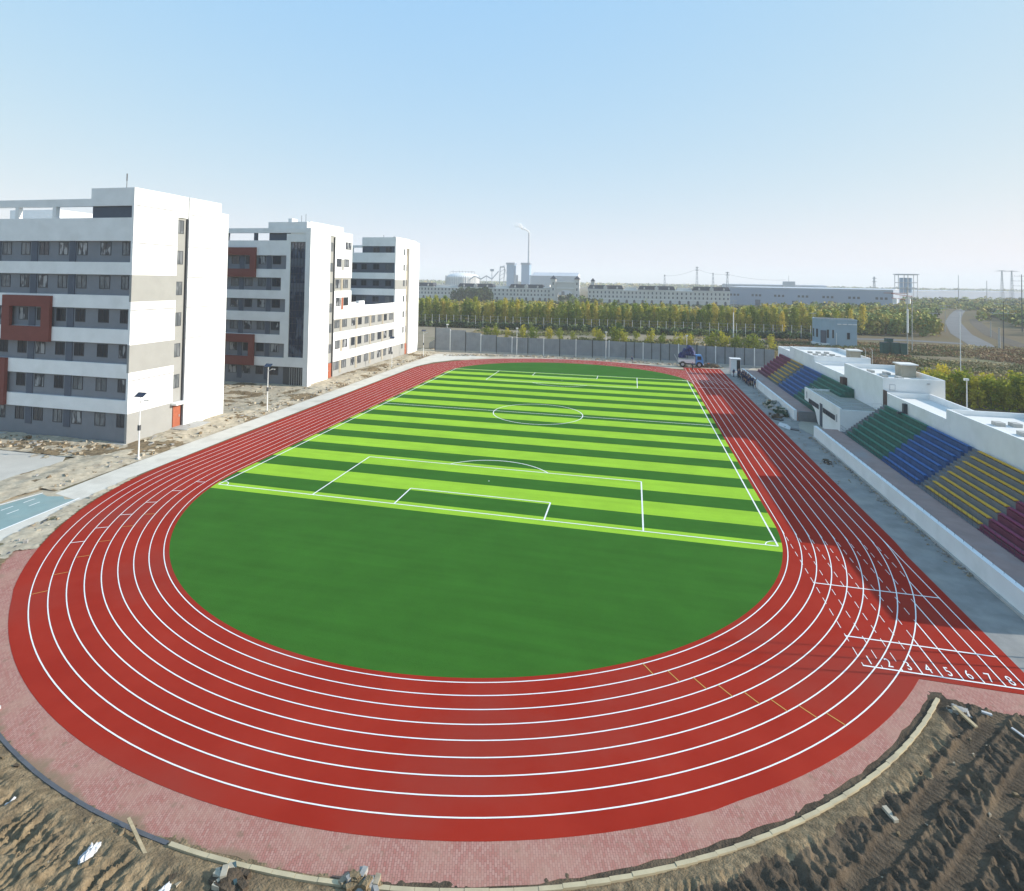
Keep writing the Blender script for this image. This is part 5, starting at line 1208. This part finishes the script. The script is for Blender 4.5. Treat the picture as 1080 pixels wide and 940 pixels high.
# green containers
M['green_metal'] = mat('dark_green_metal', (.035, .10, .085), .55, .1, 1)
for i, (x, y, w_, h, lb) in enumerate(((113.2, 140.2, 2.2, 4.8, 'small dark green metal box, nearest the bent posts'), (116.2, 138.0, 1.9, 5.0, 'dark green ribbed metal box in the middle of its row'), (118.4, 137.4, 2.2, 4.9, 'dark green ribbed metal box at the field end of its row'), (115.6, 142.4, 2.2, 6.2, 'tallest dark green metal box standing behind the row'))):
    t = thing('metal_container', (x, y, 0), lb, 'container', 'green metal boxes by the field')
    b = MB(); b.box(-w_ / 2, w_ / 2, -1.3, 1.3, .1, h); b.build('body', M['green_metal'], t)
    b = MB(); [b.box(-w_ / 2 + k, -w_ / 2 + k + .1, -1.36, -1.301, .2, h - .1) for k in np.arange(.2, w_ - .1, .45)]; b.build('ribs', M['green_metal'], t)
    b = MB(); b.box(-w_ / 2 - .1, w_ / 2 + .1, -1.45, 1.4, h, h + .14); b.build('lid', M['dark_steel'], t)

# ------------------------------------------------------------------ villas and gateway
M['villa'] = mat('cream_villa_wall', (.58, .56, .52), .85, .05, .05)
M['mansard'] = mat('dark_slate_roof', (.045, .05, .065), .7, .15, .3)
def villa(x0, x1, zt, mans, label, Y=600, dep=16):
    o = ((x0 + x1) / 2, Y + dep / 2, 0); t = thing('terrace_house', o, label, 'building', 'white terrace beyond the poplars')
    part('wall', M['villa'], t, o, (x0, x1, Y, Y + dep, 0, zt))
    n_ = int((x1 - x0) / 4.2); st = (x1 - x0) / n_
    for fl, (z0, z1) in enumerate(((7.8, 10.2), (12.6, 15.2))) if True else []:
        for i in range(n_):
            xm = x0 + st * (i + .5); part('window', M['frame'], t, o, (xm - .75, xm + .75, Y - .12, Y - .01, z0, z1))
    for i in range(max(2, n_ // 2)):
        xm = x0 + (x1 - x0) * (i + .5) / max(2, n_ // 2); b = MB()
        b.prism_y([(xm - 1.3, .2), (xm + 1.3, .2), (xm + 1.3, 4.2), (xm + .9, 5.4), (xm, 5.9), (xm - .9, 5.4), (xm - 1.3, 4.2)], Y - .2, Y - .012); b.build('archway', M['frame'], t, o)
    part('cornice', M['white'], t, o, (x0 - .2, x1 + .2, Y - .5, Y - .21, zt - .5, zt))
    part('cornice', M['white'], t, o, (x0, x1, Y - .3, Y - .21, 6.2, 6.6))
    if mans:
        b = MB(); e = .4
        vs_ = [(x0 - e, Y - e, zt), (x1 + e, Y - e, zt), (x1 + e, Y + dep + e, zt), (x0 - e, Y + dep + e, zt), (x0 + 1.6, Y + 1.6, zt + 4.6), (x1 - 1.6, Y + 1.6, zt + 4.6), (x1 - 1.6, Y + dep - 1.6, zt + 4.6), (x0 + 1.6, Y + dep - 1.6, zt + 4.6)]
        b.add(vs_, [(0, 1, 5, 4), (1, 2, 6, 5), (2, 3, 7, 6), (3, 0, 4, 7), (4, 5, 6, 7), (3, 2, 1, 0)]); rf = b.build('roof', M['mansard'], t, o)
        for i in range(max(1, n_ // 3)):
            xm = x0 + (x1 - x0) * (i + .5) / max(1, n_ // 3); b = MB(); b.prism_y([(xm - .9, zt + .6), (xm + .9, zt + .6), (xm + .9, zt + 2.6), (xm, zt + 3.4), (xm - .9, zt + 2.6)], Y - .3, Y + 2.5); b.build('dormer', M['villa'], rf, o)
        xm = (x0 + x1) / 2; b = MB(); b.prism_y([(xm - 2.2, zt), (xm + 2.2, zt), (xm + 2.2, zt + 2.8), (xm, zt + 4.6), (xm - 2.2, zt + 2.8)], Y - .7, Y + 3); b.build('gable', M['villa'], t, o)
    else:
        part('parapet', M['white'], t, o, (x0, x1, Y + .1, Y + dep, zt, zt + .6))
        part('roof_structure', M['villa'], t, o, (x0 + 2, x1 - 2, Y + 5, Y + dep, zt + .6, zt + 3.2))
for a, b_, zt, mn, lb in ((-275, -231, 17.1, 1, 'white terrace block with dark roof closest to the teaching building'), (-230.9, -198, 16.2, 0, 'low white terrace link between the two western dark roofed blocks'), (-197.9, -152.2, 17.1, 1, 'white terrace block with dark roof behind the dark copse'), (-152.1, -131.5, 16.4, 0, 'short flat roofed link east of the dark copse'), (-131.4, -88.7, 17.1, 1, 'white terrace block with dark roof in front of the chimney'), (-88.6, -79.6, 18.4, 0, 'narrow flat roofed white end block touching the gateway tower'),
    (-34.5, 6.8, 17.8, 1, 'white terrace block with dark roof just east of the stone gateway'), (6.9, 24.3, 17, 0, 'flat roofed white link, first one east of the gateway'), (24.4, 66.2, 17.8, 1, 'white terrace block with dark roof in the middle of the eastern row'), (66.3, 86.2, 17.2, 0, 'flat roofed white link before the last terrace block'), (86.3, 126.5, 17.9, 1, 'last white terrace block with dark roof next to the blue factory')):
    villa(a, b_, zt, mn, lb)
o = (-62, 600, 0); gt = thing('gateway', o, 'pale stone gateway with a wide arch between two towers', 'gateway')
b = MB(); ar = [(-73.4, 0), (-71, 0)] + [(-61.3 - 9.7 * math.cos(th), 8.5 + 7.2 * math.sin(th)) for th in np.linspace(0, math.pi, 17)] + [(-51.6, 0), (-50.5, 0), (-50.5, 25.5), (-73.4, 25.5)]
b.prism_y(ar, 599, 603); b.build('arch_wall', M['villa'], gt, o)
part('cornice', M['white'], gt, o, (-73.3, -50.6, 598.4, 598.99, 17.6, 18.6), (-73.3, -50.6, 598.4, 598.99, 25.0, 26.3))
for a, b_ in ((-79.4, -73.42), (-50.48, -44.6)):
    part('tower', M['villa'], gt, o, (a, b_, 597, 604, 0, 29)); cx_ = (a + b_) / 2
    b = MB(); b.add([(a - .8, 596.2, 29), (b_ + .8, 596.2, 29), (b_ + .8, 604.8, 29), (a - .8, 604.8, 29), (cx_, 600.5, 33.4)], [(0, 1, 4), (1, 2, 4), (2, 3, 4), (3, 0, 4), (3, 2, 1, 0)]); b.build('tower_roof', M['mansard'], gt, o)
    for z in (8, 15, 22): part('window', M['frame'], gt, o, (cx_ - .7, cx_ + .7, 596.9, 596.99, z, z + 3))
o = (-30, 620, 0); tw = thing('clock_tower', o, 'slim pale tower with a dark pyramid cap behind the gateway', 'tower')
part('shaft', M['villa'], tw, o, (-32.2, -27.8, 618, 622, 0, 27)); b = MB(); b.add([(-33, 617.2, 27), (-27, 617.2, 27), (-27, 622.8, 27), (-33, 622.8, 27), (-30, 620, 31)], [(0, 1, 4), (1, 2, 4), (2, 3, 4), (3, 0, 4), (3, 2, 1, 0)]); b.build('cap', M['mansard'], tw, o)
part('window', M['frame'], tw, o, (-30.8, -29.2, 617.9, 617.99, 18, 22))

# ------------------------------------------------------------------ factories, power station
M['fac_blue'] = mat('pale_blue_factory_sheet', (.30, .35, .43), .6, .06, .02)
M['fac_grey'] = mat('pale_grey_sheet', (.50, .52, .55), .6, .05, .02)
def shed(name, p0, p1, dep, h, label, m, wins=0, stripe=True, rise=1.2):
    x0, y0 = p0; x1, y1 = p1; L_ = math.hypot(x1 - x0, y1 - y0); rz = math.atan2(y1 - y0, x1 - x0)
    t = thing(name, (x0, y0, 0), label, 'factory', None, rz)
    part('wall', m, t, (0, 0, 0), (0, L_, 0, dep, 0, h))
    b = MB(); b.prism_x([(-.5, h), (dep + .5, h), (dep / 2, h + rise)], -.4, L_ + .4); b.build('roof', M['fac_grey'], t)
    if stripe: part('band', M['fac_grey'], t, (0, 0, 0), (0, L_, -.1, -.01, h - 1.2, h - .4))
    for i in range(wins):
        x = L_ * (i + .5) / wins
        if (i // 3) % 2 == 0: part('window', M['frame'], t, (0, 0, 0), (x - L_ / wins * .3, x + L_ / wins * .3, -.12, -.01, h * .50, h * .62))
    for k in (.18, .42, .66, .9): part('gate', M['blue_grey'], t, (0, 0, 0), (L_ * k, L_ * k + 6, -.12, -.01, 0, 7))
    return t
shed('factory', (140, 696), (300, 622), 90, 22.4, 'long pale blue factory hall beside the last white terrace block', M['fac_blue'], 40)
shed('factory', (420, 1000), (800, 1290), 120, 19, 'low blue factory hall far behind the utility poles and the road', M['fac_blue'], 0)
shed('factory', (800, 1290), (1150, 1500), 120, 16, 'farthest pale factory hall on the horizon behind the pylons', M['fac_grey'], 0)
shed('factory', (195, 1100), (372, 1100), 60, 25.5, 'white roofed factory showing just above the blue hall', M['fac_grey'], 0)
shed('factory', (-172, 1000), (-84, 1000), 60, 36, 'large grey hall with a shallow roof behind the gateway', M['fac_grey'], 0, True, 7)
part_o = (304, 1090, 0)
wt = thing('plant_room', part_o, 'small white roof house with an aerial on the factory behind the blue hall', 'building'); part('body', M['fac_grey'], wt, part_o, (295, 314, 1085, 1097, 0, 32.5)); b = MB(); b.tube((304, 1090, 32), (304, 1090, 44), .5, .3, 5); b.build('aerial', M['steel'], wt, part_o)
o = (-309, 1000, 0); dm = thing('storage_tank', o, 'big white domed storage tank behind the white terrace', 'tank')
b = MB(); n_ = 40; pr = [(33, 0), (33, 30)] + [(33 * math.cos(a), 30 + 10 * math.sin(a)) for a in np.linspace(.15, math.pi / 2 - .05, 8)]
vv = []; ff = []
for k, (r_, z) in enumerate(pr):
    for i in range(n_): vv.append((-309 + r_ * math.cos(2 * math.pi * i / n_), 1000 + r_ * math.sin(2 * math.pi * i / n_), z))
for k in range(len(pr) - 1):
    for i in range(n_): ff.append((k * n_ + i, k * n_ + (i + 1) % n_, (k + 1) * n_ + (i + 1) % n_, (k + 1) * n_ + i))
ff.append(tuple(range((len(pr) - 1) * n_, len(pr) * n_))); b.add(vv, ff); b.build('shell', M['white'], dm, o, smooth=False)
b = MB()
for i in range(26):
    a = math.pi * (1 + i / 25); b.tube((-309 + 34.4 * math.cos(a), 1000 + 34.4 * math.sin(a), 0), (-309 + 34.4 * math.cos(a), 1000 + 34.4 * math.sin(a), 34), .5, n=4)
for i in range(9): x = -336 + i * 6.4; b.tube((x, 1000, 38), (x, 1000, 38 + random.uniform(3, 7)), .4, n=4)
b.tube((-334, 1000, 42), (-285, 1000, 42), .5, n=4); b.build('stair_frame', M['steel'], dm, o)
M['power'] = mat('blue_power_block', (.26, .38, .52), .7, .05, .01)
for x0, x1, h, lb in ((-328, -307, 76, 'blue boiler tower block standing west of the tall chimney'), (-286, -263, 76, 'blue boiler tower block right under the tall chimney')):
    o = ((x0 + x1) / 2, 1500, 0); t = thing('boiler_tower', o, lb, 'power station'); part('body', M['power'], t, o, (x0, x1, 1500, 1530, 0, h - 5)); part('head', M['fac_blue'], t, o, (x0 - 1.5, x1 + 2, 1498, 1532, h - 5, h)); part('side_duct', M['fac_grey'], t, o, (x1 + .1, x1 + 7, 1505, 1525, 0, h * .55))
o = (-275, 1560, 0); ch = thing('chimney', o, 'tall slender grey power station chimney', 'chimney'); b = MB(); b.tube((-275.5, 1560, 0), (-275.5, 1560, 164), 4.2, 2.5, 16); b.build('shaft', M['fac_grey'], ch, o); b = MB(); b.tube((-275.5, 1560, 158), (-275.5, 1560, 165), 2.8, 2.8, 16); b.build('cap', M['steel'], ch, o)
def steam(nm, al):
    sm, snt, sb_ = new_mat(nm); snt.nodes.remove(sb_); N = snt.nodes.new; L = snt.links.new
    d_ = N('ShaderNodeBsdfDiffuse'); l_ = N('ShaderNodeBsdfTranslucent'); m_ = N('ShaderNodeMixShader'); m_.inputs[0].default_value = .5; t_ = N('ShaderNodeBsdfTransparent'); x_ = N('ShaderNodeMixShader')
    d_.inputs[0].default_value = l_.inputs[0].default_value = (.96, .96, .96, 1)
    lw_ = N('ShaderNodeLayerWeight'); lw_.inputs['Blend'].default_value = .4; k_ = N('ShaderNodeMath'); k_.operation = 'MULTIPLY_ADD'; k_.inputs[1].default_value = -al; k_.inputs[2].default_value = al
    L(lw_.outputs['Facing'], k_.inputs[0]); L(k_.outputs[0], x_.inputs[0]); L(d_.outputs[0], m_.inputs[1]); L(l_.outputs[0], m_.inputs[2]); L(t_.outputs[0], x_.inputs[1]); L(m_.outputs[0], x_.inputs[2]); L(x_.outputs[0], snt.nodes['Material Output'].inputs['Surface'])
    return sm
bm = bmesh.new()
for i in range(44):
    k = i / 43; n0 = len(bm.faces)
    m_ = Matrix.Translation((-276 - 40 * k + random.uniform(-4, 4) * k, 1560 + random.uniform(-4, 4), 166 + 25 * k ** .75 + random.uniform(-6, 6) * k)) @ Matrix.Diagonal((2.5 + 5.5 * k * random.uniform(.5, 1.3), 4 + 4 * k, 2.2 + 3.8 * k * random.uniform(.5, 1.3), 1))
    bmesh.ops.create_icosphere(bm, subdivisions=2, radius=1, matrix=m_); bm.faces.ensure_lookup_table()
    for f in bm.faces[n0:]: f.material_index = min(3, int(k * 4)); f.smooth = True
me = bpy.data.meshes.new('steam_plume'); bm.to_mesh(me); bm.free()
for nm, al in (('dense_steam', .6), ('white_steam', .42), ('thin_steam', .22), ('faint_steam', .09)): me.materials.append(steam(nm, al))
o = bpy.data.objects.new('steam_plume', me); COL.objects.link(o); stuff(o, 'white steam drifting from the tall chimney', 'steam')
def lattice(name, x, y, h, wd, label, group, arms):
    t = thing(name, (x, y, 0), label, 'pylon', group); b = MB(); k = 7
    for i in range(k):
        z0, z1 = h * i / k, h * (i + 1) / k; w0, w1 = wd * (1 - .82 * i / k) / 2, wd * (1 - .82 * (i + 1) / k) / 2
        for sx in (-1, 1):
            for sy in (-1, 1): b.tube((sx * w0, sy * w0, z0), (sx * w1, sy * w1, z1), .28, n=4)
            b.tube((sx * w0, -w0, z0), (-sx * w1, -w1, z1), .2, n=4)
    b.build('frame', M['steel'], t)
    for z, L_ in arms: b = MB(); b.prism_y([(-L_ / 2, z), (L_ / 2, z), (0, z + 1.6)], -.4, .4); b.build('crossarm', M['steel'], t)
    return t
PG = 'power pylons on the horizon'
for x, y, h, lb, ar_ in ((652, 1100, 57, 'wide armed pylon east of the road, western one of two alike', ((56, 26), (40, 3))), (672, 1110, 57, 'wide armed pylon east of the road, eastern one of two alike', ((56, 26), (40, 3))), (120.5, 900, 54, 'tall lattice pylon behind the last terrace block', ((52, 7), (47, 7))), (167.5, 900, 46, 'lattice pylon above the seam of terrace and blue factory', ((44, 8), (40, 8))), (145.5, 900, 44, 'thin lattice mast between two taller pylons', ((42, 4),)), (69.5, 900, 40, 'small lattice mast above the eastern terrace roofs', ((38, 4),)), (380, 900, 41, 'short pylon with two crossarms behind the blue factory', ((38, 8), (33, 8)))):
    lattice('pylon', x, y, h, 5, lb, PG, ar_)
for x, y, h, lb in ((492.3, 900, 45, 'tall thin mast before the farthest blue hall'), (528.7, 900, 37, 'shorter thin mast before the farthest pale hall'), (-322, 640, 34, 'thin mast above the western terrace beside the teaching building')): pole('mast', x, y, h, lb, 'mast', 'thin masts on the horizon', (), .6, 'steel')
b = MB()
P = [(69.5, 900, 38), (120.5, 900, 50), (167.5, 900, 42), (255, 900, 34)]
for a, c in zip(P, P[1:]):
    pts_ = [tuple(np.array(a) * (1 - k) + np.array(c) * k - np.array([0, 0, 14 * k * (1 - k)])) for k in np.linspace(0, 1, 9)]
    for q0, q1 in zip(pts_, pts_[1:]): b.tube(q0, q1, .16, n=4)
tag(b.build('power_line', M['dark_steel'], None, (69.5, 900, 0)), 'sagging power line strung between pylons over the terrace roofs', 'cable')
o = (463, 1000, 0); fr = thing('silo_frame', o, 'open steel frame holding blue grey silos above the far factory roofs', 'industrial tower')
b = MB()
for x in (449, 463, 477):
    for y in (993, 1007): b.tube((x, y, 0), (x, y, 46), .6, n=5)
for z in (24, 33, 46):
    for y in (993, 1007): b.tube((449, y, z), (477, y, z), .6, n=5)
b.build('steel_frame', M['steel'], fr, o); part('platform', M['fac_grey'], fr, o, (447, 479, 991, 1009, 46.2, 47.4))
for x in (456, 462.5, 469): b = MB(); b.tube((x, 1000, 16), (x, 1000, 41), 2.9, n=14); b.build('silo', M['power'], fr, o)
o = (-209, 900, 0); cr = thing('loading_gantry', o, 'pale lattice loading tower with pipes west of the boiler blocks', 'industrial tower')
b = MB()
for x in (-213, -205): b.tube((x, 900, 0), (x + 2, 900, 50), .9, n=5)
for z in range(6, 50, 7): b.tube((-213 + z * .04, 900, z), (-205 + z * .04, 900, z + 5), .5, n=4)
b.tube((-211, 900, 50), (-203, 900, 50), 1.2, n=6); b.tube((-203, 900, 50), (-199, 900, 34), .7, n=5); b.build('frame', M['fac_grey'], cr, o)
b = MB(); b.box(-229, -222, 898, 902, 42, 46); b.tube((-226, 900, 0), (-226, 900, 42), .7, n=5); b.build('side_cabin', M['fac_grey'], cr, o)
o = (-245, 900, 0); cv = thing('conveyor', o, 'low zigzag conveyor between the storage tank and the loading tower', 'conveyor'); b = MB()
for (a, c), (d_, e) in zip([(-268, 26), (-258, 33), (-246, 28), (-236, 34), (-226, 28)], [(-258, 33), (-246, 28), (-236, 34), (-226, 28), (-214, 42)]): b.tube((a, 900, c), (d_, 900, e), 1.0, n=5)
for x, z in ((-268, 26), (-258, 33), (-246, 28), (-236, 34), (-226, 28)): b.tube((x, 900, 0), (x, 900, z), .5, n=4)
b.build('belt_gallery', M['fac_grey'], cv, o)

# ------------------------------------------------------------------ air
hz_m, hnt, hb = new_mat('haze_air'); hnt.nodes.remove(hb)
pvn = hnt.nodes.new('ShaderNodeVolumePrincipled'); pvn.inputs['Density'].default_value = .00021; pvn.inputs['Color'].default_value = (.97, .985, 1.0, 1); pvn.inputs['Anisotropy'].default_value = .0
hnt.links.new(pvn.outputs[0], hnt.nodes['Material Output'].inputs['Volume'])
b = MB(); b.box(-13500, 13500, -13500, 13500, -1.5, 215)
hz = b.build('haze', hz_m); stuff(hz, 'pale bluish air thinning the far factories and horizon', 'haze')
scene.cycles.volume_bounces = 1; scene.cycles.transparent_max_bounces = 48; scene.cycles.max_bounces = 6; scene.cycles.diffuse_bounces = 3; scene.cycles.glossy_bounces = 2; scene.cycles.transmission_bounces = 3
scene.cycles.use_denoising = True
